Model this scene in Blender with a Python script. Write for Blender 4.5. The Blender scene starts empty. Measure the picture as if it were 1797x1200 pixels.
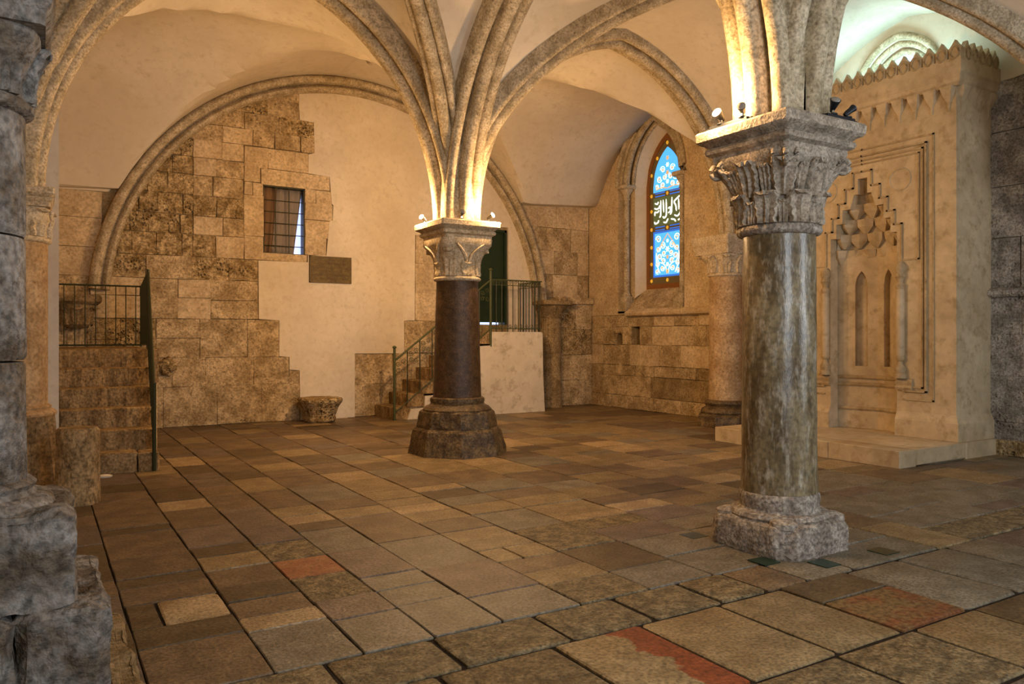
import bpy, bmesh, math, random
from mathutils import Vector
random.seed(7)
S = bpy.context.scene
COL = S.collection
PI = math.pi

# ------------------------------------------------------------------ camera, world, light, exposure
YAW = math.radians(31.45)
cam = bpy.data.cameras.new('camera')
cam.sensor_width = 36.0
cam.lens = 36.0 * 1358 / 1797
cam.shift_y = -10 / 1797
cam.clip_start = 0.05
co = bpy.data.objects.new('camera', cam)
COL.objects.link(co)
co.location = (0, 0, 1.5)
co.rotation_euler = (math.radians(90), 0, -YAW)
S.camera = co

w = bpy.data.worlds.new('world')
S.world = w
w.use_nodes = True
bgn = w.node_tree.nodes['Background']
bgn.inputs[0].default_value = (0.55, 0.72, 1.0, 1)
bgn.inputs[1].default_value = 1.0

S.view_settings.view_transform = 'Standard'
S.view_settings.look = 'None'
S.view_settings.gamma = 1.0
S.view_settings.use_curve_mapping = False
S.view_settings.exposure = 0.32
S.cycles.use_denoising = True
S.cycles.adaptive_threshold = 0.03
S.cycles.max_bounces = 6
S.cycles.diffuse_bounces = 4
S.cycles.sample_clamp_indirect = 4.0
S.cycles.caustics_reflective = False
S.cycles.caustics_refractive = False

WARM = (1.0, 0.585, 0.255)
P_LAMP = 150.0          # the small floodlights on the capitals
P_DAY = 105.0          # daylight through the two windows behind the camera
P_TUBE = 17.0          # fluorescent tube lying on the prayer niche


def daylight(name, loc, rot, sx, sy, p, col=(0.84, 0.92, 1.0)):
    l = bpy.data.lights.new(name, 'AREA')
    l.shape = 'RECTANGLE'
    l.size, l.size_y = sx, sy
    l.energy = p
    l.color = col
    o = bpy.data.objects.new(name, l)
    o.location = loc
    o.rotation_euler = rot
    COL.objects.link(o)
    return o


# the two tall windows of the front wall (see wall_front)
daylight('daylight', (2.3, -1.36, 2.5), (math.radians(90), 0, 0), 1.5, 2.6, P_DAY)
daylight('daylight', (7.4, -1.36, 2.5), (math.radians(90), 0, 0), 1.5, 2.6, P_DAY)

# ------------------------------------------------------------------ helpers
def lin(h):
    out = []
    for i in (0, 2, 4):
        v = int(h[i:i + 2], 16) / 255
        out.append(v / 12.92 if v <= 0.04045 else ((v + 0.055) / 1.055) ** 2.4)
    return (*out, 1.0)


def wloc(o):
    v = Vector((0, 0, 0))
    while o:
        v += Vector(o.location)
        o = o.parent
    return v


class MB:
    """collects vertices and faces of one part"""
    def __init__(self):
        self.v, self.f = [], []

    def add(self, vs, fs):
        b = len(self.v)
        self.v += [tuple(p) for p in vs]
        self.f += [tuple(b + i for i in q) for q in fs]
        return self

    def box(self, x0, x1, y0, y1, z0, z1):
        return self.add([(x0, y0, z0), (x1, y0, z0), (x1, y1, z0), (x0, y1, z0),
                         (x0, y0, z1), (x1, y0, z1), (x1, y1, z1), (x0, y1, z1)],
                        [(0, 3, 2, 1), (4, 5, 6, 7), (0, 1, 5, 4), (1, 2, 6, 5), (2, 3, 7, 6), (3, 0, 4, 7)])

    def loft(self, rings, cap=True, closed=False):
        n = len(rings[0])
        vs = [p for r in rings for p in r]
        fs = []
        m = len(rings)
        for i in range(m if closed else m - 1):
            a, b = i * n, ((i + 1) % m) * n
            for j in range(n):
                k = (j + 1) % n
                fs.append((a + j, a + k, b + k, b + j))
        if cap and not closed:
            fs.append(tuple(range(n - 1, -1, -1)))
            fs.append(tuple((m - 1) * n + j for j in range(n)))
        return self.add(vs, fs)

    def lathe(self, prof, c=(0, 0), seg=32, sq=None, cap=True):
        """prof: (r, z); sq(z) gives the exponent (2 round .. 9 square)"""
        rings = []
        for r, z in prof:
            e = sq(z) if sq else 2.0
            ring = []
            for j in range(seg):
                t = 2 * PI * (j + 0.5) / seg
                ct, st = math.cos(t), math.sin(t)
                k = 1.0 if e <= 2.01 else (abs(ct) ** e + abs(st) ** e) ** (-1 / e)
                ring.append((c[0] + r * k * ct, c[1] + r * k * st, z))
            rings.append(ring)
        return self.loft(rings, cap)

    def tube(self, pts, r, seg=6, closed=False):
        pts = [Vector(p) for p in pts]
        rings = []
        n = len(pts)
        up = Vector((0, 0, 1))
        for i, p in enumerate(pts):
            if closed:
                t = pts[(i + 1) % n] - pts[i - 1]
            else:
                t = pts[min(i + 1, n - 1)] - pts[max(i - 1, 0)]
            t.normalize()
            a = t.cross(up)
            if a.length < 0.05:
                a = t.cross(Vector((0, 1, 0)))
            a.normalize()
            b = t.cross(a).normalized()
            rr = r[i] if isinstance(r, (list, tuple)) else r
            rings.append([p + a * (rr * math.cos(2 * PI * j / seg)) + b * (rr * math.sin(2 * PI * j / seg)) for j in range(seg)])
        return self.loft(rings, True, closed)

    def prism(self, poly, fn, d0, d1, inset=0.0):
        """poly of (u, v); fn(u, v, d) -> point; d1 is the front, inset there"""
        n = len(poly)
        cu = sum(p[0] for p in poly) / n
        cv = sum(p[1] for p in poly) / n
        back = [fn(u, v, d0) for u, v in poly]
        if inset:
            mid = [fn(u, v, d1 - inset) for u, v in poly]
            front = []
            for u, v in poly:
                du, dv = cu - u, cv - v
                L = math.hypot(du, dv) or 1
                k = min(inset * 1.5, L * 0.3) / L
                front.append(fn(u + du * k, v + dv * k, d1))
            return self.loft([back, mid, front])
        return self.loft([back, [fn(u, v, d1) for u, v in poly]])

    def build(self, name, mat, parent=None, smooth=None, origin=None):
        me = bpy.data.meshes.new(name)
        bm = bmesh.new()
        vs = [bm.verts.new(p) for p in self.v]
        for q in self.f:
            try:
                bm.faces.new([vs[i] for i in q])
            except ValueError:
                pass
        bmesh.ops.recalc_face_normals(bm, faces=bm.faces)
        if origin is not None:
            o3 = Vector(origin)
            for v in bm.verts:
                v.co -= o3
        bm.to_mesh(me)
        bm.free()
        if smooth is not None:
            me.polygons.foreach_set('use_smooth', [True] * len(me.polygons))
            me.set_sharp_from_angle(angle=math.radians(smooth))
        me.materials.append(mat)
        o = bpy.data.objects.new(name, me)
        COL.objects.link(o)
        if origin is not None:
            o.location = origin
        if parent:
            o.parent = parent
            o.location = (Vector(origin) if origin is not None else Vector((0, 0, 0))) - wloc(parent)
        return o


def roughen(o, strength=0.02, size=0.15, levels=3):
    t = bpy.data.textures.new('weathering', 'CLOUDS')
    t.noise_scale = size
    t.noise_depth = 4
    sb = o.modifiers.new('fine', 'SUBSURF')
    sb.subdivision_type = 'SIMPLE'
    sb.levels = sb.render_levels = levels
    d = o.modifiers.new('weathering', 'DISPLACE')
    d.texture = t
    d.texture_coords = 'LOCAL'
    d.strength = strength
    d.mid_level = 0.5
    return o


def tag(o, label=None, cat=None, group=None, kind=None):
    if label: o['label'] = label
    if cat: o['category'] = cat
    if group: o['group'] = group
    if kind: o['kind'] = kind
    return o


def empty(name, loc, label=None, cat=None, group=None, kind=None):
    o = bpy.data.objects.new(name, None)
    o.empty_display_size = 0.1
    o.location = loc
    COL.objects.link(o)
    return tag(o, label, cat, group, kind)


def clone(o, loc, parent):
    c = o.copy()
    c.location = loc
    c.parent = parent
    COL.objects.link(c)
    return c


# ------------------------------------------------------------------ materials
def stone(name, a, b, c=None, scale=3.0, fine=30.0, bump=0.4, dist=0.02, rough=0.8, spread=0.0, streak=False, pits=0.0, spec=0.3, bal=(0.4, 0.62), grit=0.22, sz=0.16):
    m = bpy.data.materials.new(name)
    m.use_nodes = True
    nt = m.node_tree
    N, L = nt.nodes, nt.links
    bs = N['Principled BSDF']
    bs.inputs['Specular IOR Level'].default_value = spec
    geo = N.new('ShaderNodeNewGeometry')
    mp = N.new('ShaderNodeMapping')
    L.new(geo.outputs['Position'], mp.inputs['Vector'])
    if streak:
        mp.inputs['Scale'].default_value = (1, 1, sz)
    n1 = N.new('ShaderNodeTexNoise')
    n1.inputs['Scale'].default_value = scale
    n1.inputs['Detail'].default_value = 5
    n1.inputs['Roughness'].default_value = 0.65
    L.new(mp.outputs[0], n1.inputs['Vector'])
    n2 = N.new('ShaderNodeTexNoise')
    n2.inputs['Scale'].default_value = fine
    n2.inputs['Detail'].default_value = 3
    n2.inputs['Roughness'].default_value = 0.7
    L.new(mp.outputs[0] if streak else geo.outputs['Position'], n2.inputs['Vector'])
    r1 = N.new('ShaderNodeValToRGB')
    r1.color_ramp.elements[0].position = bal[0]
    r1.color_ramp.elements[1].position = bal[1]
    r1.color_ramp.elements[0].color = lin(a)
    r1.color_ramp.elements[1].color = lin(b)
    L.new(n1.outputs['Fac'], r1.inputs['Fac'])
    mx = N.new('ShaderNodeMixRGB')
    mx.blend_type = 'MIX'
    r2 = N.new('ShaderNodeValToRGB')
    r2.color_ramp.elements[0].position = 0.52
    r2.color_ramp.elements[1].position = 0.75
    L.new(n2.outputs['Fac'], r2.inputs['Fac'])
    L.new(r2.outputs['Color'], mx.inputs['Fac'])
    L.new(r1.outputs['Color'], mx.inputs['Color1'])
    mx.inputs['Color2'].default_value = lin(c or a)
    out = mx.outputs['Color']
    if grit > 0:
        n4 = N.new('ShaderNodeTexNoise')
        n4.inputs['Scale'].default_value = fine * 1.5
        n4.inputs['Detail'].default_value = 2
        L.new(geo.outputs['Position'], n4.inputs['Vector'])
        m4 = N.new('ShaderNodeMapRange')
        m4.inputs['From Min'].default_value = 0.33
        m4.inputs['From Max'].default_value = 0.62
        m4.inputs['To Min'].default_value = 1 - grit
        m4.inputs['To Max'].default_value = 1 + grit * 0.6
        L.new(n4.outputs['Fac'], m4.inputs['Value'])
        vm = N.new('ShaderNodeVectorMath')
        vm.operation = 'SCALE'
        L.new(out, vm.inputs[0])
        L.new(m4.outputs[0], vm.inputs['Scale'])
        out = vm.outputs[0]
    if spread > 0:
        oi = N.new('ShaderNodeObjectInfo')
        mr = N.new('ShaderNodeMapRange')
        mr.inputs['To Min'].default_value = 1 - spread
        mr.inputs['To Max'].default_value = 1 + spread
        L.new(oi.outputs['Random'], mr.inputs['Value'])
        hs = N.new('ShaderNodeHueSaturation')
        L.new(mr.outputs[0], hs.inputs['Value'])
        L.new(out, hs.inputs['Color'])
        out = hs.outputs['Color']
    L.new(out, bs.inputs['Base Color'])
    bs.inputs['Roughness'].default_value = rough
    bp = N.new('ShaderNodeBump')
    bp.inputs['Strength'].default_value = bump
    bp.inputs['Distance'].default_value = dist
    add = N.new('ShaderNodeMath')
    add.operation = 'MULTIPLY_ADD'
    add.inputs[1].default_value = 0.45
    L.new(n2.outputs['Fac'], add.inputs[0])
    L.new(n1.outputs['Fac'], add.inputs[2])
    h = add.outputs[0]
    if pits > 0:
        vo = N.new('ShaderNodeTexVoronoi')
        vo.inputs['Scale'].default_value = 22
        L.new(geo.outputs['Position'], vo.inputs['Vector'])
        n3 = N.new('ShaderNodeTexNoise')
        n3.inputs['Scale'].default_value = 3.1
        L.new(geo.outputs['Position'], n3.inputs['Vector'])
        mk = N.new('ShaderNodeMapRange')
        mk.inputs['From Min'].default_value = 0.52
        mk.inputs['From Max'].default_value = 0.66
        L.new(n3.outputs['Fac'], mk.inputs['Value'])
        pm = N.new('ShaderNodeMapRange')
        pm.inputs['From Min'].default_value = 0.0
        pm.inputs['From Max'].default_value = 0.45
        pm.inputs['To Min'].default_value = -1.0
        pm.inputs['To Max'].default_value = 0.0
        L.new(vo.outputs['Distance'], pm.inputs['Value'])
        mu = N.new('ShaderNodeMath'); mu.operation = 'MULTIPLY'
        L.new(mk.outputs[0], mu.inputs[0]); L.new(pm.outputs[0], mu.inputs[1])
        ad = N.new('ShaderNodeMath'); ad.operation = 'MULTIPLY_ADD'
        ad.inputs[1].default_value = pits
        L.new(mu.outputs[0], ad.inputs[0]); L.new(h, ad.inputs[2])
        h = ad.outputs[0]
    L.new(h, bp.inputs['Height'])
    L.new(bp.outputs[0], bs.inputs['Normal'])
    return m


def plain(name, col, rough=0.6, metal=0.0, emit=None, es=0.0, spec=0.4):
    m = bpy.data.materials.new(name)
    m.use_nodes = True
    nt = m.node_tree
    bs = nt.nodes['Principled BSDF']
    n = nt.nodes.new('ShaderNodeTexNoise')
    n.inputs['Scale'].default_value = 14
    hs = nt.nodes.new('ShaderNodeHueSaturation')
    mr = nt.nodes.new('ShaderNodeMapRange')
    mr.inputs['To Min'].default_value = 0.75
    mr.inputs['To Max'].default_value = 1.25
    nt.links.new(n.outputs['Fac'], mr.inputs['Value'])
    nt.links.new(mr.outputs[0], hs.inputs['Value'])
    hs.inputs['Color'].default_value = lin(col)
    nt.links.new(hs.outputs[0], bs.inputs['Base Color'])
    bs.inputs['Roughness'].default_value = rough
    bs.inputs['Metallic'].default_value = metal
    bs.inputs['Specular IOR Level'].default_value = spec
    if emit:
        bs.inputs['Emission Color'].default_value = lin(emit)
        bs.inputs['Emission Strength'].default_value = es
    return m


def two_tone(name, a, b, red, x_edge):
    """a pale slab one side of which is veined red"""
    m = stone(name, a, b, '5d4d34', scale=8, fine=30, bump=0.6, dist=0.014, rough=0.5, spec=0.35, grit=0.4)
    nt = m.node_tree
    N, L = nt.nodes, nt.links
    bs = N['Principled BSDF']
    src = bs.inputs['Base Color'].links[0].from_socket
    geo = N.new('ShaderNodeNewGeometry')
    sp = N.new('ShaderNodeSeparateXYZ')
    L.new(geo.outputs['Position'], sp.inputs[0])
    ns = N.new('ShaderNodeTexNoise')
    ns.inputs['Scale'].default_value = 9
    ns.inputs['Detail'].default_value = 5
    L.new(geo.outputs['Position'], ns.inputs['Vector'])
    ma = N.new('ShaderNodeMath'); ma.operation = 'MULTIPLY_ADD'
    ma.inputs[1].default_value = 0.35
    L.new(ns.outputs['Fac'], ma.inputs[0]); L.new(sp.outputs['X'], ma.inputs[2])
    mr = N.new('ShaderNodeMapRange')
    mr.inputs['From Min'].default_value = x_edge + 0.165
    mr.inputs['From Max'].default_value = x_edge + 0.19
    L.new(ma.outputs[0], mr.inputs['Value'])
    mx = N.new('ShaderNodeMixRGB')
    L.new(mr.outputs[0], mx.inputs['Fac'])
    L.new(src, mx.inputs['Color1'])
    mx.blend_type = 'MULTIPLY'
    mx.inputs['Color2'].default_value = (0.85, 0.30, 0.20, 1)
    L.new(mx.outputs[0], bs.inputs['Base Color'])
    return m


M = {}
M['plaster'] = stone('plaster', 'd8cbb4', 'e6dac4', 'd0c2a8', scale=0.9, fine=9, bump=0.03, dist=0.01, rough=0.9, spec=0.1, grit=0.03)
M['vault'] = stone('vault_plaster', 'd0c5b2', 'dcd2bf', 'c8bca6', scale=0.7, fine=8, bump=0.015, dist=0.01, rough=0.9, spec=0.1, grit=0.02)
M['whitewash'] = stone('whitewash', 'd9cfbc', 'e6ddcb', 'b3a48b', scale=1.2, fine=5, bump=0.15, dist=0.01, rough=0.9, spec=0.1, grit=0.05)
M['rib'] = stone('rib_stone', 'a59679', 'cabb9f', '7c6b50', scale=5, fine=30, bump=0.5, dist=0.02, rough=0.85, spec=0.15, grit=0.3)
M['ashlar'] = stone('ashlar', 'a08a66', 'd0ba94', '7a6342', scale=3.4, fine=22, bump=0.8, dist=0.035, rough=0.9, spread=0.07, pits=0.8, spec=0.1, grit=0.3)
M['ashlar_pale'] = stone('ashlar_pale', 'bca684', 'd5c19e', 'a58d68', scale=3, fine=18, bump=0.4, dist=0.02, rough=0.9, spread=0.05, spec=0.1, grit=0.2)
M['ashlar_dark'] = stone('ashlar_dark', '84704f', 'a8926e', '63512f', scale=4, fine=26, bump=0.6, dist=0.025, rough=0.9, spread=0.12, spec=0.1, grit=0.3)
M['rubble'] = stone('rubble', '8d764f', 'cbb48a', '64502f', scale=6, fine=22, bump=1.0, dist=0.07, rough=0.95, spread=0.08, pits=1.4, spec=0.1, grit=0.4)
M['ashlar_grey'] = stone('ashlar_grey', '857e74', 'bab2a6', '5c554c', scale=4, fine=30, bump=0.9, dist=0.035, rough=0.9, spread=0.08, pits=0.8, spec=0.1, grit=0.35)
M['mortar'] = stone('mortar', '94805c', 'b39d76', '77633f', scale=8, fine=50, bump=0.5, rough=0.95, spec=0.05)
M['floor_mortar'] = stone('floor_mortar', '241f1a', '352d24', '191511', scale=9, fine=60, bump=0.5, rough=0.9, spec=0.1)
sl = dict(scale=4.5, fine=36, bump=0.6, dist=0.012, rough=0.5, spec=0.4, grit=0.42, bal=(0.43, 0.58))
M['s_brown'] = stone('slab_brown', '62503a', '776349', '4d3d29', spread=0.12, **sl)
M['s_dark'] = stone('slab_dark', '4f3f27', '5f4f35', '403220', spread=0.1, **sl)
M['s_grey'] = stone('slab_grey', '6a614f', '7e7563', '544c3d', spread=0.1, **sl)
M['s_purple'] = stone('slab_purple', '605244', '736355', '4e4236', spread=0.1, **sl)
M['s_tan'] = stone('slab_tan', '7a6746', '8f7b58', '645338', spread=0.1, **sl)
M['s_pale'] = stone('slab_pale', '917a57', 'a68f6b', '746243', spread=0.08, **sl)
M['s_orange'] = stone('slab_orange', '8a5534', '996a45', '664b32', spread=0.05, scale=7, fine=36, bump=0.4, dist=0.01, rough=0.55, spec=0.3, grit=0.3)
M['s_red'] = stone('slab_red', '74482a', '705a38', '463322', spread=0.03, scale=4.5, fine=24, bump=0.5, dist=0.012, rough=0.5, spec=0.3, bal=(0.44, 0.56), grit=0.4)
M['s_redpale'] = two_tone('slab_redpale', '86724e', '9a8560', '7c3d22', 2.47)
M['s_rough'] = stone('slab_rough', '5b4f39', '8a7958', '3b3324', spread=0.1, scale=11, fine=34, bump=1.0, dist=0.02, rough=0.6, spec=0.3, grit=0.45)
M['col_grey'] = stone('column_marble', '594a30', '827457', 'a9a190', scale=7, fine=20, bump=0.45, dist=0.012, rough=0.3, streak=True, sz=0.3, spec=0.55, bal=(0.42, 0.6), grit=0.35)
M['col_cap'] = stone('capital_stone', '8d8170', 'b5a896', '675c4d', scale=9, fine=36, bump=0.7, dist=0.015, rough=0.8, spec=0.2, grit=0.35)
M['col_base'] = stone('base_stone', '82766a', 'aca294', '62574a', scale=9, fine=28, bump=1.0, dist=0.025, rough=0.7, spec=0.3, grit=0.45)
M['granite'] = stone('dark_granite', '44311c', '5f472e', '2a1c0d', scale=12, fine=50, bump=0.4, dist=0.01, rough=0.5, spec=0.4, grit=0.45)
M['dark_base'] = stone('dark_base_stone', '4e3d28', '74603f', '352818', scale=8, fine=26, bump=0.9, dist=0.025, rough=0.5, spec=0.4, grit=0.45)
M['carved'] = stone('carved_stone', 'b5a486', 'd0c0a4', '93805d', scale=10, fine=34, bump=0.6, dist=0.012, rough=0.85, spec=0.15, grit=0.3)
M['warm_shaft'] = stone('warm_shaft', 'a28560', 'c0a580', '87693f', scale=3.5, fine=20, bump=0.4, dist=0.014, rough=0.7, spec=0.2, grit=0.25)
M['pier_grey'] = stone('pier_stone', '62574a', '92908c', '413a30', scale=4.5, fine=18, bump=1.0, dist=0.03, rough=0.7, spec=0.3, grit=0.5)
M['marble'] = stone('mihrab_marble', 'b5a180', 'c9b695', 'a08a65', scale=1.6, fine=6, bump=0.08, dist=0.01, rough=0.5, spec=0.35, grit=0.1)
M['marble_edge'] = stone('mihrab_moulding', 'a08b69', 'b5a17e', '8b7450', scale=2, fine=9, bump=0.08, dist=0.01, rough=0.55, spec=0.3, grit=0.12)
M['step'] = stone('step_stone', '7d6645', 'ab9169', '54422a', scale=7, fine=24, bump=0.9, dist=0.03, rough=0.8, streak=True, sz=0.45, spec=0.2, grit=0.4)
M['iron'] = plain('green_iron', '4a5030', 0.5, 0.0)
M['iron_dark'] = plain('dark_green_iron', '2b3119', 0.5, 0.0)
M['door'] = plain('green_door', '22331c', 0.4)
M['black'] = plain('black_metal', '2a2c30', 0.35, 0.4)
M['chrome'] = plain('chrome', 'c9ccd0', 0.2, 1.0)
M['lamp_off'] = plain('unlit_lamp_glass', '8f8a80', 0.2, 0.0)
M['lamp_on'] = plain('lit_lamp_glass', 'fff2d8', 0.3, 0.0, 'ffd9a0', 60.0)
M['tube_on'] = plain('lit_tube', 'eafff4', 0.3, 0.0, 'd8fff0', 8.0)
M['wood'] = plain('wood_frame', '8a5a2c', 0.6)
M['bronze'] = stone('bronze_plaque', '5d4a20', '74602f', '3a2c10', scale=14, fine=60, bump=0.5, dist=0.006, rough=0.6, spec=0.4)
M['curtain'] = plain('grey_curtain', '8f857c', 0.9)
M['curtain_b'] = plain('brown_curtain', '7c6248', 0.9)
M['sky_glass'] = plain('daylit_glass', '9fb4ff', 0.2, 0.0, 'b4c4ff', 1.3)
M['glass_blue'] = plain('blue_stained_glass', '3f9fe0', 0.2, 0.0, '4fa8ee', 1.0)
M['glass_deep'] = plain('deep_blue_stained_glass', '2a62c8', 0.2, 0.0, '3472d8', 0.7)
M['glass_white'] = plain('white_stained_glass', 'f4f0e0', 0.2, 0.0, 'fdfaec', 1.25)
M['glass_amber'] = plain('amber_stained_glass', 'd08a30', 0.2, 0.0, 'd8a05a', 0.9)
M['glass_green'] = plain('green_stained_glass', '54603a', 0.3, 0.0, '6b7448', 0.35)
M['lead'] = plain('painted_border', '6b5a34', 0.5, 0.0, '6b5a34', 0.12)
M['gold'] = plain('gold_boss', 'e0a830', 0.4, 0.0, 'e0a830', 0.5)
M['green_inlay'] = plain('green_inlay', '1d3326', 0.3)
M['debris'] = plain('white_debris', 'd8cdb8', 0.8)

# ------------------------------------------------------------------ layout of the hall
XL, XR = -0.60, 10.45          # left and right wall faces
YF, YB = -1.40, 13.80          # front wall (behind the camera) and back wall
XG = (-0.25, 4.62, 10.05)      # vault grid
YG = (-1.40, 3.77, 8.97, 13.80)
Z0, RISE = 2.95, 3.05          # springing and rise of the webs
C1 = (4.57, 3.77)
C2 = (4.64, 8.95)
RR = (9.86, 9.22)              # column on the right wall
LN = (-0.31, 3.77)             # near column on the left wall
LF = (-0.25, 9.00)             # far column on the left wall
KP = 1.17
CC = (KP * KP - 1) / 2


def PR(s):
    a = min(1.0, abs(s))
    ct = min(1.0, (CC + a) / (1 + CC))
    return (1 + CC) * math.sqrt(max(0, 1 - ct * ct)) / KP


ARC = (4.95, 1.95, 4.30)       # the wide arch of the back wall: centre x, z, radius


def wide(x):
    return ARC[1] + math.sqrt(max(0.0, ARC[2] ** 2 - (x - ARC[0]) ** 2))


def cosgrid(n):
    return [-math.cos(PI * i / n) for i in range(n + 1)]


# ------------------------------------------------------------------ ceiling
ceiling = empty('ceiling', (0, 0, 0), 'pale plaster cross vaults on moulded stone ribs', None, None, 'structure')


def web(ix, iy):
    x0, x1, y0, y1 = XG[ix], XG[ix + 1], YG[iy], YG[iy + 1]
    cx, hx, cy, hy = (x0 + x1) / 2, (x1 - x0) / 2, (y0 + y1) / 2, (y1 - y0) / 2
    n = 40
    sx = cosgrid(n)
    sy = cosgrid(n)
    ex = ([-1.0 - 0.5 / hx] if ix == 0 else []) + sx + ([1.0 + 0.5 / hx] if ix == 1 else [])
    ey = ([-1.0 - 0.1 / hy] if iy == 0 else []) + sy + ([1.0 + 0.12 / hy] if iy == 2 else [])
    vs, fs = [], []
    for s in ex:
        for t in ey:
            x, y = cx + s * hx, cy + t * hy
            zs = Z0 + RISE * PR(s)
            zt = Z0 + RISE * PR(t)
            if iy == 2:
                k = min(1, max(0, (t + 1) / 2 * 1.3))
                k = k * k * (3 - 2 * k)
                zs = zs * (1 - k) + max(Z0, wide(min(max(x, 0.7), 9.2))) * k
            if iy == 2 and t > 0:
                zt = max(zt, 3.78 + 0.055 * max(0, x))
            vs.append((x, y, max(zs, zt)))
    m = len(ey)
    for i in range(len(ex) - 1):
        for j in range(m - 1):
            a, b, c, d = i * m + j, (i + 1) * m + j, (i + 1) * m + j + 1, i * m + j + 1
            up = (ex[i] + ex[i + 1]) * (ey[j] + ey[j + 1]) > 0
            fs += [(a, b, c), (a, c, d)] if up else [(a, b, d), (b, c, d)]
    mb = MB()
    mb.v, mb.f = vs, fs
    o = mb.build('vault_web', M['vault'], ceiling, smooth=28)
    sm = o.modifiers.new('solid', 'SOLIDIFY')
    sm.thickness = 0.08
    sm.offset = 1.0 if o.data.polygons[0].normal.z > 0 else -1.0
    return o


for ix in (0, 1):
    for iy in (0, 1, 2):
        web(ix, iy)


def roll(cx, cd, r, a0, a1, n=6):
    return [(cx + r * math.cos(math.radians(a0 + (a1 - a0) * i / n)), cd + r * math.sin(math.radians(a0 + (a1 - a0) * i / n))) for i in range(n + 1)]


# rib sections: w across, d outward from the soffit
R_BIG = [(-0.25, 0.36), (-0.25, 0.20)] + roll(-0.178, 0.135, 0.070, 150, 355) + [(-0.092, 0.175)] + roll(0.0, 0.082, 0.080, 175, 365, 8) + [(0.092, 0.175)] + roll(0.178, 0.135, 0.070, 185, 390) + [(0.25, 0.20), (0.25, 0.36)]
R_MID = [(-0.16, 0.30), (-0.16, 0.19)] + roll(-0.112, 0.135, 0.046, 150, 355, 5) + [(-0.07, 0.165)] + roll(0.0, 0.076, 0.068, 170, 370, 8) + [(0.07, 0.165)] + roll(0.112, 0.135, 0.046, 185, 390, 5) + [(0.16, 0.19), (0.16, 0.30)]


def sweep(name, prof, pts, nrm, side, mat, parent):
    rings = []
    for p, n in zip(pts, nrm):
        rings.append([(p[0] + side[0] * w_ + n[0] * d, p[1] + side[1] * w_ + n[1] * d, p[2] + n[2] * d) for w_, d in prof])
    return MB().loft(rings).build(name, mat, parent, smooth=42)


def rib(A, B, zA, zB, prof, drop, ins, rise=RISE, s_from=-1.0, s_to=1.0, parent=None):
    """pointed rib between the centres A and B; drop = how far its soffit hangs below the web"""
    A, B = Vector(A), Vector(B)
    e = (B - A)
    L = e.length
    e.normalize()
    side = (-e.y, e.x)
    mid = (A + B) / 2
    a = L / 2
    pts, nrm = [], []
    n = 44
    for i in range(n + 1):
        s = -math.cos(PI * i / n)
        if s < s_from or s > s_to:
            continue
        z = PR(s) * rise
        ds = 1e-3
        s2, s1 = min(1, s + ds), max(-1, s - ds)
        tu, tz = (s2 - s1) * a, (PR(s2) - PR(s1)) * rise
        if abs(s) > 0.999:
            tu, tz = 0.0, 1.0 if s < 0 else -1.0
        if abs(s) < 0.02:
            tu, tz = 1.0, 0.0
        t = math.hypot(tu, tz)
        nu, nz = -tz / t, tu / t          # outward (up) normal
        u = s * a - nu * drop
        zz = z - nz * drop
        f = (u / a + 1) / 2
        zb = zA + (zB - zA) * min(1, max(0, f))
        pts.append((mid.x + e.x * u, mid.y + e.y * u, max(zz, 0.0) + zb if abs(s) < 0.999 else zb))
        nrm.append((e.x * nu, e.y * nu, nz))
    return sweep('vault_rib', prof, pts, nrm, side, M['rib'], parent or ceiling)


H1, H2, HR, HL = 2.99, 2.955, 3.16, 2.93
# arches along x
rib((LF[0], 8.97), (C2[0], 8.97), HL, H2, R_BIG, 0.31, 0)
rib((C2[0], 8.97), (10.05, 9.12), H2, HR, R_BIG, 0.31, 0)
rib((LN[0], 3.77), (C1[0], 3.77), HL, H1, R_BIG, 0.31, 0)
rib((C1[0], 3.77), (10.05, 3.77), H1, HR, R_BIG, 0.31, 0)
# arches along y
rib((4.62, 3.77), (4.62, 8.97), H1, H2, R_BIG, 0.31, 0)
rib((4.62, -1.4), (4.62, 3.77), H1, H1, R_BIG, 0.31, 0)
# diagonals of the middle and front bays
for x0, x1 in ((XG[0], XG[1]), (XG[1], XG[2])):
    for y0, y1 in ((YG[0], YG[1]), (YG[1], YG[2])):
        rib((x0, y0), (x1, y1), Z0 + 0.02, Z0 + 0.02, R_MID, 0.22, 0)
        rib((x0, y1), (x1, y0), Z0 + 0.02, Z0 + 0.02, R_MID, 0.22, 0)
for (bx, by, bz, br) in ((2.18, 6.37, 5.72, 0.16), (7.33, 6.37, 5.72, 0.16)):
    MB().lathe([(0.02, bz), (br, bz + 0.02), (br + 0.03, bz + 0.12), (br, bz + 0.24)], (bx, by), 20).build('vault_boss', M['rib'], ceiling, smooth=40)

# ------------------------------------------------------------------ floor
floor = MB().box(XL - 0.3, XR + 0.3, YF - 0.3, YB + 0.3, -0.20, -0.014).build('floor', M['floor_mortar'])
tag(floor, 'worn floor of large brown and grey stone slabs', None, None, 'structure')


def proj(x, y):
    s_, c_ = math.sin(YAW), math.cos(YAW)
    d = s_ * x + c_ * y
    if d < 0.5:
        return None
    return (898.5 + 1358 * (c_ * x - s_ * y) / d, 590 + 1358 * 1.5 / d, d)


slabs = []      # x0, x1, y0, y1, class, gap


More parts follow.
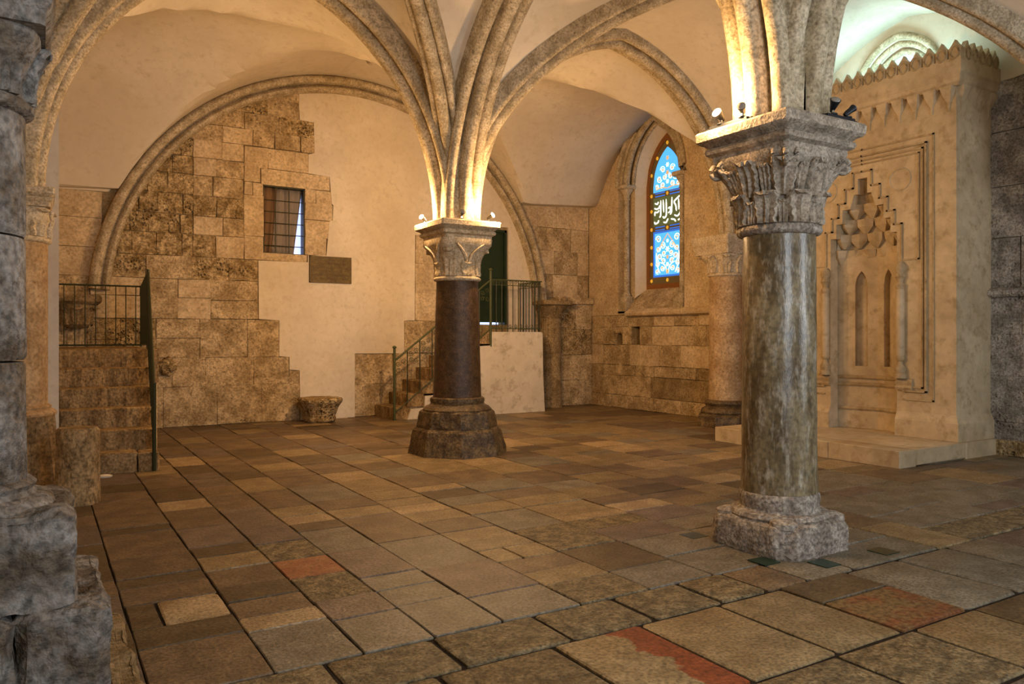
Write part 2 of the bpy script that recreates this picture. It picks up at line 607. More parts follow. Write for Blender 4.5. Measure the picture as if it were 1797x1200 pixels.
def klass(x, y):
    r = random.random()
    if y < 3.5:
        return 's_rough' if r < 0.35 else 's_grey' if r < 0.62 else 's_tan' if r < 0.82 else 's_purple'
    if x > 5.0 and y < 5.0:
        return 's_grey' if r < 0.55 else 's_purple' if r < 0.75 else 's_tan' if r < 0.87 else 's_brown'
    if x > 2.6 and y < 9:
        return 's_tan' if r < 0.42 else 's_brown' if r < 0.65 else 's_grey' if r < 0.80 else 's_dark' if r < 0.9 else 's_pale'
    if x > 5:
        return 's_tan' if r < 0.45 else 's_brown' if r < 0.75 else 's_pale' if r < 0.86 else 's_grey'
    return 's_brown' if r < 0.5 else 's_purple' if r < 0.68 else 's_dark' if r < 0.8 else 's_tan' if r < 0.95 else 's_pale'


strips = [-0.6, -0.1, 0.40, 0.90, 1.32, 1.69, 2.09, 2.60, 3.10, 3.63, 4.28, 4.86, 5.45, 5.88, 6.45, 7.03, 7.60, 8.28, 8.9, 9.6, 10.45]
known = {   # joints and looks read off the floor: (y start, class or None), ...
    0.40: [(3.5, 's_brown'), (4.08, 's_dark'), (4.36, 'split'), (4.78, 's_brown'), (5.11, 's_dark'), (5.31, 's_brown'), (5.81, 's_brown'), (6.55, 's_dark'), (6.75, 's_brown'), (7.44, 's_brown'), (7.9, 's_brown')],
    0.90: [(3.5, 's_grey'), (4.04, 's_pale'), (4.26, 's_brown'), (4.55, 's_dark'), (4.83, 's_brown'), (5.22, 's_tan'), (5.56, 's_dark'), (5.84, 's_purple'), (6.47, 's_brown'), (7.2, 's_pale'), (7.62, 's_dark'), (8.3, 's_brown')],
    1.32: [(3.5, 's_grey'), (3.97, 's_purple'), (4.31, 's_rough'), (4.80, 's_orange'), (5.22, 's_rough'), (5.7, 's_purple'), (6.25, 's_purple'), (7.0, 's_brown'), (7.6, 's_brown'), (8.15, 's_purple')],
    1.69: [(3.5, 's_grey'), (4.0, 's_grey'), (4.30, 's_grey'), (4.58, 's_purple'), (5.22, 's_grey'), (5.9, 's_dark'), (6.17, 's_pale'), (6.46, 's_tan'), (6.83, 's_brown'), (7.63, 's_tan'), (8.4, 's_dark'), (8.9, 's_brown')],
    2.09: [(3.5, 's_grey'), (3.92, 's_purple'), (4.55, 's_grey'), (5.3, 's_brown'), (6.15, 's_tan'), (6.5, 's_brown'), (6.9, 's_grey'), (7.7, 's_brown'), (8.3, 's_brown')],
    2.60: [(3.5, 's_rough'), (3.87, 's_tan'), (4.14, 's_brown'), (4.43, 'split'), (4.74, 's_tan'), (5.0, 's_tan'), (5.32, 's_brown'), (5.70, 's_tan'), (6.05, 's_pale'), (6.36, 's_tan'), (6.66, 's_tan'), (7.05, 's_tan'), (7.74, 's_pale'), (8.28, 's_brown')],
    3.10: [(3.5, 's_grey'), (3.9, 's_dark'), (4.45, 's_rough'), (5.1, 's_grey'), (5.72, 's_tan'), (6.1, 's_grey'), (6.45, 's_dark'), (6.8, 's_pale'), (7.05, 's_brown'), (7.7, 's_grey'), (8.2, 's_brown')],
    3.63: [(3.5, 's_grey'), (3.95, 's_grey'), (4.4, 's_purple'), (4.8, 's_rough'), (5.1, 's_pale'), (5.28, 's_tan'), (5.75, 's_tan'), (6.1, 's_brown'), (6.5, 's_grey'), (7.0, 's_brown')],
    4.28: [(3.5, 's_grey'), (4.4, 's_grey'), (4.75, 's_purple'), (5.15, 's_pale'), (5.45, 's_brown'), (5.75, 's_tan'), (6.2, 's_grey'), (6.6, 's_brown')],
    5.45: [(3.1, 's_tan'), (3.75, 's_brown'), (4.3, 's_tan'), (4.7, 's_brown'), (5.2, 's_tan'), (5.7, 's_brown'), (6.2, 's_tan'), (6.7, 's_brown'), (7.1, 's_tan'), (7.5, 's_pale'), (7.9, 's_tan')],
}
for i in range(len(strips) - 1):
    x0, x1 = strips[i], strips[i + 1]
    cuts = list(known.get(x0, []))
    y = cuts[-1][0] + random.uniform(0.4, 0.7) if cuts else (3.5 + random.uniform(0, 0.3))
    if not cuts:
        cuts = [(3.5, klass(x0, 3.6))]
        if y < 3.7: y += 0.35
    while y < YB - 0.2:
        cuts.append((y, klass((x0 + x1) / 2, y)))
        y += random.choice((0.26, 0.35, 0.42, 0.5, 0.62, 0.72)) * (1.0 if x0 < 5 else 1.1)
    if x0 < 5.3 and x0 >= 5.0: pass
    for k, (ya, cl) in enumerate(cuts):
        yb = cuts[k + 1][0] if k + 1 < len(cuts) else YB
        if cl == 'split':
            if x0 < 1:
                slabs.append((x0, 0.56, ya, yb, 's_dark', 0.010)); slabs.append((0.56, x1, ya, yb, 's_pale', 0.014))
            else:
                slabs.append((x0, 2.81, ya, yb, 's_tan', 0.008)); slabs.append((2.81, x1, ya, yb, 's_tan', 0.008))
        else:
            slabs.append((x0, x1, ya, yb, cl, 0.005))
rows = [
    (3.10, 3.5, [(-0.6, 's_grey'), (0.5, 's_rough'), (1.12, 's_rough'), (1.66, 's_rough'), (2.26, 's_rough'), (2.80, 's_rough'), (3.30, 's_rough'), (3.68, 's_brown'), (4.05, 's_grey'), (4.5, 's_grey'), (5.45, None)]),
    (2.32, 3.10, [(-0.6, 's_grey'), (0.9, 's_rough'), (1.5, 's_rough'), (2.12, 's_redpale'), (2.66, 's_tan'), (3.24, 's_tan'), (3.76, 'org'), (4.36, 's_grey'), (4.92, 's_grey'), (5.5, 's_grey'), (6.0, 's_purple'), (6.7, 's_grey'), (7.4, 's_dark'), (8.0, 's_grey'), (8.8, 's_tan'), (9.6, 's_grey')]),
    (1.75, 2.32, [(-0.6, 's_grey'), (0.8, 's_rough'), (1.6, 's_rough'), (2.4, 's_rough'), (3.2, 's_rough'), (3.82, 's_tan'), (4.40, 's_dark'), (4.95, 's_grey'), (5.7, 's_purple'), (6.4, 's_grey'), (7.2, 's_grey'), (8.0, 's_brown'), (8.9, 's_grey'), (9.7, 's_grey')]),
    (1.1, 1.75, [(-0.6 + 0.8 * k, None) for k in range(14)]),
    (0.4, 1.1, [(-0.6 + 0.85 * k, None) for k in range(13)]),
    (-0.3, 0.4, [(-0.6 + 0.8 * k, None) for k in range(14)]),
    (-1.4, -0.3, [(-0.6 + 0.9 * k, None) for k in range(12)]),
]
for ya, yb, cs in rows:
    for k, (xa, cl) in enumerate(cs):
        xb = cs[k + 1][0] if k + 1 < len(cs) else XR
        if xa == 5.45 and ya > 3:
            for q in range(6):
                slabs.append((5.88 + q * 0.76, 5.88 + (q + 1) * 0.76 if q < 5 else XR, ya, yb, klass(7, 3), 0.008))
            continue
        if cl == 'org':
            slabs.append((xa, xb, 2.32, 2.80, 's_red', 0.014)); slabs.append((xa, xb, 2.80, 3.10, 's_dark', 0.012))
            continue
        slabs.append((xa, xb, ya, yb, cl or klass((xa + xb) / 2, ya), 0.020))


def slab_mesh(mb, x0, x1, y0, y1, gap, origin=(0, 0)):
    j = lambda s=0.006: random.uniform(-s, s)
    g = gap / 2
    a, b, c, d = x0 + g, x1 - g, y0 + g, y1 - g
    ch = random.uniform(0.004, 0.02) + (0.012 if gap > 0.013 else 0)
    loop = []
    for (px, py, qx, qy) in ((a, c, 1, 1), (b, c, -1, 1), (b, d, -1, -1), (a, d, 1, -1)):
        p1 = (px + qx * ch * random.uniform(0.4, 1.2), py + abs(j(0.004)) * qy)
        p2 = (px + abs(j(0.004)) * qx, py + qy * ch * random.uniform(0.4, 1.2))
        loop += [p2, p1] if (qx * qy > 0) else [p1, p2]
    # points half way along each side, a little worn
    full = []
    for i in range(8):
        full.append(loop[i])
        if i % 2 == 1:
            nx = loop[(i + 1) % 8]
            t = random.uniform(0.35, 0.65)
            full.append((loop[i][0] * (1 - t) + nx[0] * t + j(0.005), loop[i][1] * (1 - t) + nx[1] * t + j(0.005)))
    cx, cy = (a + b) / 2, (c + d) / 2
    zt = random.uniform(-0.004, 0.003)
    tx, ty = random.uniform(-0.004, 0.004), random.uniform(-0.004, 0.004)
    bev = 0.005 if gap < 0.013 else 0.012

    def top(p, k):
        dx, dy = cx - p[0], cy - p[1]
        L = math.hypot(dx, dy)
        q = (p[0] + dx / L * k, p[1] + dy / L * k)
        return (q[0] - origin[0], q[1] - origin[1], zt + tx * (q[0] - cx) + ty * (q[1] - cy))
    r0 = [(p[0] - origin[0], p[1] - origin[1], -0.05) for p in full]
    r1 = [(p[0] - origin[0], p[1] - origin[1], zt - 0.006) for p in full]
    r2 = [top(p, bev) for p in full]
    mb.loft([r0, r1, r2])


def shown(sb):
    x, y = (sb[0] + sb[1]) / 2, (sb[2] + sb[3]) / 2
    q = proj(x, y)
    if q is None or not (-80 < q[0] < 1880) or q[1] > 1330:
        return 0
    return (sb[1] - sb[0]) * (sb[3] - sb[2]) / q[2] ** 3


order = sorted(range(len(slabs)), key=lambda i: -shown(slabs[i]))
near = set(order[:300])
rest = {}
for i, sb in enumerate(slabs):
    x0, x1, y0, y1, cl, gap = sb
    if i in near:
        c = ((x0 + x1) / 2, (y0 + y1) / 2)
        mb = MB()
        slab_mesh(mb, x0, x1, y0, y1, gap, c)
        o = mb.build('paving_slab', M[cl], floor, smooth=30)
        o.location = (c[0], c[1], 0)
    else:
        slab_mesh(rest.setdefault(cl, MB()), x0, x1, y0, y1, gap)
allm = MB()
mats, idx = [], []
for cl, mb in rest.items():
    k = len(mats)
    mats.append(M[cl])
    allm.add(mb.v, mb.f)
    idx += [k] * len(mb.f)
far = allm.build('paving', mats[0], floor)
for m_ in mats[1:]:
    far.data.materials.append(m_)
if len(far.data.polygons) == len(idx):
    far.data.polygons.foreach_set('material_index', idx)
tag(far, None, None, None, 'stuff')
# dark green inlay squares around the near base
for (gx, gy) in ((4.20, 4.25), (4.12, 3.52), (4.42, 3.28), (5.02, 3.25)):
    s_ = 0.075
    MB().add([(gx - s_, gy - s_, 0.0), (gx + s_, gy - s_, 0.0), (gx + s_, gy + s_, 0.0), (gx - s_, gy + s_, 0.0),
              (gx - s_, gy - s_, 0.006), (gx + s_, gy - s_, 0.006), (gx + s_, gy + s_, 0.006), (gx - s_, gy + s_, 0.006)],
             [(4, 5, 6, 7), (0, 1, 5, 4), (1, 2, 6, 5), (2, 3, 7, 6), (3, 0, 4, 7)]).build('inlay_tile', M['green_inlay'], floor)
# ------------------------------------------------------------------ walls
def fill_panel(outer, holes, fn, d0, d1):
    """flat panel with holes, extruded from depth d0 (back) to d1 (front)"""
    bm = bmesh.new()
    edges = []
    for loop in [outer] + list(holes):
        vs = [bm.verts.new((u, v, 0)) for u, v in loop]
        for i in range(len(vs)):
            edges.append(bm.edges.new((vs[i], vs[(i + 1) % len(vs)])))
    bmesh.ops.triangle_fill(bm, use_beauty=True, use_dissolve=False, edges=edges)
    bm.verts.index_update()
    mb = MB()
    n = len(bm.verts)
    uv = [(v.co.x, v.co.y) for v in bm.verts]
    tris = [tuple(v.index for v in f.verts) for f in bm.faces]
    bm.free()
    mb.v = [tuple(fn(u, v, d0)) for u, v in uv] + [tuple(fn(u, v, d1)) for u, v in uv]
    mb.f = [t[::-1] for t in tris] + [tuple(n + i for i in t) for t in tris]
    k = 0
    for loop in [outer] + list(holes):
        m = len(loop)
        for i in range(m):
            a, b = k + i, k + (i + 1) % m
            mb.f.append((a, b, n + b, n + a))
        k += m
    return mb


def back(u, v, d): return (u, YB - d, v)
def right(u, v, d): return (XR - d, u, v)


def rect(a, b, c, d): return [(a, c), (b, c), (b, d), (a, d)]


def arch_loop(c, hw, z0, zs, rise, n=8):
    """pointed opening outline, base to base"""
    pts = [(c - hw, z0), (c + hw, z0)]
    k = rise / hw
    cc = (k * k - 1) / 2
    for i in range(2 * n + 1):
        s = 1 - i / n
        ct = min(1.0, (cc + abs(s)) / (1 + cc))
        pts.append((c + s * hw, zs + hw * (1 + cc) * math.sqrt(max(0, 1 - ct * ct))))
    return pts


def clip(poly, a, b, c):
    """keep a*u + b*v <= c"""
    out = []
    for i in range(len(poly)):
        p, q = poly[i], poly[(i + 1) % len(poly)]
        dp, dq = a * p[0] + b * p[1] - c, a * q[0] + b * q[1] - c
        if dp <= 0: out.append(p)
        if dp * dq < 0:
            t = dp / (dp - dq)
            out.append((p[0] + (q[0] - p[0]) * t, p[1] + (q[1] - p[1]) * t))
    return out


def clip_circle(poly, r=4.03, n=72):
    for i in range(n):
        t = 2 * PI * i / n
        if math.sin(t) < -0.05 or len(poly) < 3: continue
        a, b = math.cos(t), math.sin(t)
        poly = clip(poly, a, b, a * ARC[0] + b * ARC[1] + r * 0.9995)
    return poly


def block(parent, poly, fn, mat, front=0.0, depth=0.09, gap=0.002, inset=0.005):
    if len(poly) < 3: return
    us = [p[0] for p in poly]; vs = [p[1] for p in poly]
    if max(us) - min(us) < 0.06 or max(vs) - min(vs) < 0.05: return
    cu, cv = sum(us) / len(us), sum(vs) / len(vs)
    q = []
    for u, v in poly:
        du, dv = cu - u, cv - v
        q.append((u + math.copysign(min(gap, abs(du)), du) + random.uniform(-0.009, 0.009), v + math.copysign(min(gap, abs(dv)), dv) + random.uniform(-0.007, 0.007)))
    f = front + random.uniform(-0.009, 0.009)
    MB().prism(q, fn, f - depth, f, inset).build('ashlar_block', mat, parent)


def course(parent, fn, u0, u1, v0, v1, mats, wmin, wmax, front=0.0, shape=None, skip=(), gap=0.002, split=0.0):
    u = u0
    while u < u1 - 0.02:
        w_ = random.uniform(wmin, wmax)
        e = min(u1, u + w_)
        if u1 - e < wmin * 0.6: e = u1
        for a, b in skip:
            if u < a < e: e = a
        inhole = any(a - 1e-4 <= u < b - 1e-4 for a, b in skip)
        if inhole:
            u = [b for a, b in skip if a - 1e-4 <= u < b - 1e-4][0]
            continue
        poly = rect(u, e, v0, v1)
        if shape: poly = shape(poly)
        m_ = mats if not isinstance(mats, (list, tuple)) else random.choice(mats)
        if split and random.random() < split:
            vm = v0 + (v1 - v0) * random.uniform(0.4, 0.6)
            for q0, q1 in ((v0, vm), (vm, v1)):
                p_ = rect(u, e, q0, q1)
                block(parent, shape(p_) if shape else p_, fn, M[m_], front, gap=gap)
        else:
            block(parent, poly, fn, M[m_], front, gap=gap)
        u = e


# back wall
WIN2 = rect(3.35, 4.08, 2.96, 4.15)
DOOR = rect(7.36, 8.29, 1.74, 3.69)
wall_back = fill_panel(rect(XL - 0.3, XR + 0.3, -0.1, 7.0), [WIN2, DOOR], back, -0.45, -0.045).build('wall_back', M['mortar'])
tag(wall_back, 'end wall of patched plaster and bare ashlar under one wide arch', None, None, 'structure')


def circ(a, r=4.04):
    t = math.radians(a)
    return (ARC[0] + r * math.cos(t), ARC[1] + r * math.sin(t))


main = [(4.0, -0.02), (5.01, -0.02), (5.01, 1.18), (6.0, 1.17), (6.0, 1.80), (6.22, 1.81), (6.23, 3.47), (7.30, 3.47), (7.30, 3.76), (8.34, 3.76), (8.34, 1.5), (9.0, 1.5)]
main += [circ(a) for a in range(8, 106, 3)]
main += [(3.97, 5.62), (3.985, 5.37), (4.24, 5.36), (4.25, 4.81), (4.14, 4.77), (4.14, 4.43), (4.53, 4.41), (4.57, 3.92), (4.60, 3.90), (4.59, 3.62), (4.53, 3.60), (4.47, 2.97), (4.13, 2.95), (4.13, 2.83),
         (3.26, 2.82), (3.27, 1.8), (3.62, 1.78), (3.62, 1.15), (3.8, 1.13), (3.8, 0.91), (3.98, 0.89), (3.99, 0.4)]
fill_panel(main, [], back, -0.06, 0.014).build('plaster_coat', M['plaster'], wall_back)
fill_panel([(XL, 3.76), (0.95, 3.79), (1.4, 4.6), (2.2, 5.4), (2.2, 6.6), (XL, 6.6)], [], back, -0.06, 0.0).build('plaster_coat', M['plaster'], wall_back)
fill_panel([(8.75, 4.34), (10.46, 4.34), (10.46, 6.6), (7.6, 6.6), (7.6, 5.5)], [], back, -0.06, 0.0).build('plaster_coat', M['plaster'], wall_back)

ing = lambda p: clip_circle(p)
A_ = ['ashlar', 'ashlar', 'ashlar', 'rubble']
course(wall_back, back, XL, 3.99, 0.0, 0.66, 'ashlar', 0.6, 0.95, split=0.15)
course(wall_back, back, XL, 3.80, 0.66, 1.14, ['ashlar', 'ashlar', 'rubble'], 0.45, 0.85, split=0.3)
block(wall_back, rect(3.80, 3.98, 0.66, 0.90), back, M['ashlar'])
course(wall_back, back, XL, 3.62, 1.14, 1.79, A_, 0.45, 0.8, split=0.5)
course(wall_back, back, XL, 3.26, 1.79, 2.45, ['ashlar', 'ashlar', 'ashlar_pale'], 0.45, 0.85, split=0.55)
course(wall_back, back, 0.9, 3.26, 2.45, 2.83, ['ashlar', 'ashlar', 'rubble'], 0.35, 0.7, shape=ing)
for v0, v1 in ((2.45, 2.9), (2.9, 3.36), (3.36, 3.78)):
    course(wall_back, back, XL, 0.85, v0, v1, 'ashlar_pale', 0.5, 0.8)
for v0, v1 in ((2.83, 3.20), (3.20, 3.52), (3.52, 3.86), (3.86, 4.20), (4.20, 4.50), (4.50, 4.80)):
    course(wall_back, back, 0.9, 2.2, v0, v1, 'rubble', 0.16, 0.4, shape=ing, gap=0.004)
    course(wall_back, back, 2.2, 3.02, v0, v1, ['ashlar', 'rubble', 'ashlar_pale'], 0.3, 0.5, shape=ing)
course(wall_back, back, 1.6, 4.25, 4.80, 5.08, ['ashlar_pale', 'ashlar', 'ashlar'], 0.35, 0.6, shape=ing)
course(wall_back, back, 1.9, 4.25, 5.08, 5.37, ['ashlar', 'ashlar', 'rubble'], 0.35, 0.6, shape=ing)
course(wall_back, back, 2.2, 3.98, 5.37, 5.66, ['rubble', 'ashlar'], 0.35, 0.6, shape=ing)
course(wall_back, back, 2.6, 3.98, 5.66, 6.0, ['rubble', 'ashlar'], 0.35, 0.6, shape=ing)
# dressed blocks round the barred window
for a, b, c, d in ((3.02, 3.35, 2.83, 3.24), (3.02, 3.35, 3.24, 3.95), (3.02, 3.17, 3.95, 4.17), (3.17, 3.35, 3.95, 4.17), (3.02, 3.30, 4.17, 4.43), (3.30, 4.10, 4.15, 4.43), (4.10, 4.53, 4.15, 4.42),
                   (3.02, 3.43, 4.43, 4.79), (3.43, 3.90, 4.43, 4.79), (3.90, 4.14, 4.43, 4.79), (4.08, 4.28, 3.90, 4.15), (4.28, 4.57, 3.88, 4.15), (4.08, 4.59, 3.60, 3.90), (4.08, 4.53, 3.28, 3.60), (4.08, 4.47, 2.97, 3.28),
                   (3.26, 4.12, 2.83, 2.96)):
    block(wall_back, rect(a, b, c, d), back, M['ashlar_pale'], 0.006)
# bare patch beside the stair and door
course(wall_back, back, 5.02, 7.4, 0.0, 0.60, ['ashlar', 'ashlar_dark'], 0.6, 0.9)
course(wall_back, back, 5.02, 7.4, 0.60, 1.17, 'ashlar', 0.6, 0.9)
course(wall_back, back, 6.01, 7.34, 1.17, 1.80, 'ashlar', 0.5, 0.8)
for v0, v1 in ((1.80, 2.35), (2.35, 2.92), (2.92, 3.47)):
    course(wall_back, back, 6.24, 7.34, v0, v1, 'ashlar_pale', 0.5, 0.7)
# corner on the right
for v0, v1 in ((0, 0.55), (0.55, 1.1), (1.1, 1.65), (1.65, 2.2)):
    course(wall_back, back, 8.6, 9.55, v0, v1, 'ashlar', 0.4, 0.6)
    course(wall_back, back, 9.55, 10.43, v0, v1, ['ashlar', 'ashlar', 'rubble'], 0.4, 0.6, front=0.13)
for v0, v1 in ((2.34, 2.84), (2.84, 3.34), (3.34, 3.84), (3.84, 4.35)):
    vm = (v0 + v1) / 2
    course(wall_back, back, ARC[0] + math.sqrt(4.12 ** 2 - (vm - ARC[1]) ** 2), 10.44, v0, v1, ['ashlar_pale', 'ashlar'], 0.45, 0.7)
MB().prism([(9.50, 2.2), (10.45, 2.2), (10.45, 2.34), (9.50, 2.34)], back, -0.05, 0.20, 0.02).build('impost', M['ashlar'], wall_back)
# a rough stone sticking out low on the left
pr = MB()
rings = []
for k, (d, r) in enumerate(((0.0, 0.16), (0.07, 0.15), (0.12, 0.10))):
    rings.append([back(1.80 + r * 0.95 * math.cos(t) * random.uniform(0.85, 1.1), 1.0 + r * math.sin(t) * random.uniform(0.85, 1.1), d) for t in [2 * PI * j / 9 for j in range(9)]])
roughen(pr.loft(rings).build('projecting_stone', M['rubble'], wall_back, smooth=40), 0.10, 0.09, 3)
# the wide moulded arch
sec = [(-0.05, 0.0), (0.10, 0.0), (0.15, 0.03), (0.155, 0.07), (0.12, 0.115), (0.07, 0.125), (0.07, 0.145)] + [(0.13 + 0.07 * math.cos(math.radians(a)), 0.215 + 0.07 * math.sin(math.radians(a))) for a in (-120, -80, -40, 0, 40, 80)] + [(0.12, 0.30), (-0.05, 0.30)]
pts, nrm = [], []
for i in range(73):
    t = math.radians(176 - 172 * i / 72)
    nrm.append((math.cos(t), 0, math.sin(t)))
    pts.append((ARC[0] + 4.0 * math.cos(t), YB, ARC[1] + 4.0 * math.sin(t)))
sweep('wall_arch', sec, pts, nrm, (0, -1), M['rib'], wall_back)

# right wall
WY = 11.80
hole1 = arch_loop(WY, 0.98, 2.02, 4.62, 1.42, 10)
hole3 = arch_loop(6.55, 0.62, 4.75, 5.0, 0.72, 8)
n1 = rect(12.11, 12.38, 1.33, 1.70)
n2 = [(12.68, 1.32), (12.90, 1.32), (12.90, 1.46), (12.86, 1.54), (12.79, 1.58), (12.72, 1.54), (12.68, 1.46)]
wall_right = fill_panel(rect(YF - 0.3, YB + 0.3, -0.1, 7.0), [hole1, hole3, n1, n2], right, -0.75, -0.045).build('wall_right', M['mortar'])
tag(wall_right, 'long stone wall with stained glass window and carved prayer niche', None, None, 'structure')
fill_panel([(9.3, 1.95), (YB, 1.95), (YB, 6.7), (9.3, 6.7)], [hole1], right, -0.05, 0.0).build('plaster_coat', M['ashlar_pale'], wall_right)
fill_panel([(5.0, 4.75), (9.3, 4.75), (9.3, 6.7), (3.77, 6.7), (3.77, 4.9)], [hole3], right, -0.05, 0.0).build('plaster_coat', M['vault'], wall_right)
fill_panel([(7.8, 0), (9.3, 0), (9.3, 4.75), (7.8, 4.75)], [], right, -0.05, 0.0).build('plaster_coat', M['ashlar_pale'], wall_right)
fill_panel([(YF, 4.9), (3.77, 4.9), (3.77, 6.7), (YF, 6.7)], [], right, -0.05, 0.0).build('plaster_coat', M['plaster'], wall_right)
course(wall_right, right, 9.55, 13.78, 0.0, 0.27, ['ashlar', 'ashlar'], 0.6, 1.1, front=0.02)
course(wall_right, right, 9.55, 13.78, 0.27, 0.68, ['ashlar_dark', 'ashlar_dark', 'ashlar'], 0.42, 0.62)
course(wall_right, right, 9.55, 13.78, 0.68, 0.90, ['ashlar_dark', 'ashlar', 'ashlar'], 0.3, 0.7)
course(wall_right, right, 9.55, 13.78, 0.90, 1.32, ['ashlar', 'ashlar_pale'], 0.5, 0.9)
course(wall_right, right, 9.55, 13.78, 1.32, 1.70, ['ashlar_pale', 'ashlar'], 0.3, 0.8, skip=((12.11, 12.38), (12.66, 12.92)))
course(wall_right, right, 9.55, 13.78, 1.70, 1.95, ['ashlar_pale', 'ashlar'], 0.5, 0.9)
for lo, hi in (((12.66, 1.57), (12.92, 1.70)),):
    block(wall_right, rect(lo[0], hi[0], lo[1], hi[1]), right, M['ashlar'])
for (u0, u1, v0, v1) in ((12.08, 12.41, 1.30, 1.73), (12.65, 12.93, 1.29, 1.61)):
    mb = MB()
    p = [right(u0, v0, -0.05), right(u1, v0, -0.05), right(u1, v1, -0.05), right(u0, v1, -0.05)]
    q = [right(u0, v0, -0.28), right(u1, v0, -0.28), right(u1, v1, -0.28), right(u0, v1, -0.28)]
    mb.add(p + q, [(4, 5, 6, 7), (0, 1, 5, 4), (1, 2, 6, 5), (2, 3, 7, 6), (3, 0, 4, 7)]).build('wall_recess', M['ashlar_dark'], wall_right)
prof = [(0.0, 1.90), (0.05, 1.90), (0.10, 1.93), (0.115, 1.975), (0.09, 2.01), (0.03, 2.03), (0.0, 2.06)]
MB().loft([[right(y, z, d) for d, z in prof] for y in (10.05, 11.2, 12.45)]).build('string_course', M['ashlar_pale'], wall_right, smooth=40)
# grey ashlar on the near part
for v0, v1 in ((0, 0.42), (0.42, 1.0), (1.0, 1.52), (1.52, 2.0), (2.1, 2.75), (2.75, 3.4), (3.4, 4.1), (4.1, 4.9)):
    course(wall_right, right, 2.6, 5.3, v0, v1, 'ashlar_grey', 0.55, 0.95)
course(wall_right, right, 3.6, 5.3, 0.0, 0.2, ['ashlar_grey', 'rubble'], 0.3, 0.55, front=0.10, gap=0.004)
fill_panel([(YF, 0), (2.6, 0), (2.6, 4.9), (YF, 4.9)], [], right, -0.05, 0.0).build('plaster_coat', M['ashlar_grey'], wall_right)
prof = [(0.0, 2.0), (0.05, 2.0), (0.085, 2.03), (0.085, 2.08), (0.05, 2.10), (0.0, 2.12)]
MB().loft([[right(y, z, d) for d, z in prof] for y in (2.6, 4.0, 5.30)]).build('string_course', M['ashlar_grey'], wall_right, smooth=40)
MB().box(10.12, 10.5, 8.78, 9.62, 0, 3.16).build('pilaster', M['ashlar_pale'], wall_right)
MB().box(10.12, 10.5, 3.4, 4.14, 0, 3.16).build('pilaster', M['ashlar_grey'], wall_right)

wall_left = MB().box(XL - 0.3, XL, YF - 0.3, YB + 0.3, -0.1, 7.0).build('wall_left', M['plaster'])
tag(wall_left, 'plain plastered wall behind the columns on the left', None, None, 'structure')
MB().box(XL - 0.1, 0.18, 9.37, 9.62, 0, 4.3).build('pilaster', M['plaster'], wall_left)
MB().box(XL - 0.1, -0.35, 8.66, 9.40, 0, 3.0).build('pilaster', M['plaster'], wall_left)
MB().box(XL - 0.1, -0.42, 3.45, 4.10, 0, 3.0).build('pilaster', M['pier_grey'], wall_left)


def front(u, v, d): return (u, YF + d, v)


wall_front = fill_panel(rect(XL - 0.3, XR + 0.3, -0.1, 7.0), [rect(1.5, 3.1, 1.15, 3.85), rect(6.6, 8.2, 1.15, 3.85)], front, -0.5, 0.0).build('wall_front', M['plaster'])
tag(wall_front, 'plastered wall with two tall windows behind the viewer', None, None, 'structure')

# ------------------------------------------------------------------ stained glass window
window_1 = empty('window_1', (XR, WY, 2.0), 'pointed stained glass window in blue, white and gold with Arabic script', None, None, 'structure')
XGL = XR + 0.48


def wpt(y, z, x): return (x, y, z)


def arch_ring(hw, rise, zb, zs, n=10):
    lp = arch_loop(WY, hw, zb, zs, rise, n)
    return lp[1:] + lp[:1]        # from right base up over to left base


def order(outer, inner, xa, xb, name, mat, smooth=None):
    """reveal between two outlines at two depths"""
    mb = MB()
    n = len(outer)
    vs = [(xa, y, z) for y, z in outer] + [(xb, y, z) for y, z in inner]
    mb.add(vs, [(i, i + 1, n + i + 1, n + i) for i in range(n - 1)])
    return mb.build(name, mat, window_1, smooth)


o1 = arch_ring(0.972, 1.41, 2.02, 4.62)
o2 = arch_ring(0.70, 1.16, 2.30, 4.62)
o3 = arch_ring(0.60, 1.02, 2.50, 4.60)
order(o1, o1, XR + 0.001, XR + 0.22, 'outer_reveal', M['ashlar_pale'])
order(o1, o2, XR + 0.22, XR + 0.22, 'reveal_face', M['ashlar_pale'])
order(o2, o3, XR + 0.22, XGL + 0.02, 'inner_reveal', M['plaster'])
MB().add([(XR - 0.02, WY - 0.98, 2.02), (XR - 0.02, WY + 0.98, 2.02), (XGL + 0.02, WY + 0.62, 2.52), (XGL + 0.02, WY - 0.62, 2.52),
          (XR - 0.02, WY - 0.98, 1.95), (XR - 0.02, WY + 0.98, 1.95), (XGL + 0.02, WY + 0.62, 1.95), (XGL + 0.02, WY - 0.62, 1.95)],
         [(0, 1, 2, 3), (0, 4, 5, 1), (0, 3, 7, 4), (1, 5, 6, 2)]).build('sloping_sill', M['ashlar'], window_1)


def arch_path(hw, rise, zs, x, n=14):
    k = rise / hw
    cc = (k * k - 1) / 2
    pts = []
    for i in range(2 * n + 1):
        t = i / n - 1
        s = math.sin(t * PI / 2)
        ct = min(1.0, (cc + abs(s)) / (1 + cc))
        pts.append((x, WY + s * hw, zs + hw * (1 + cc) * math.sqrt(max(0, 1 - ct * ct))))
    return pts


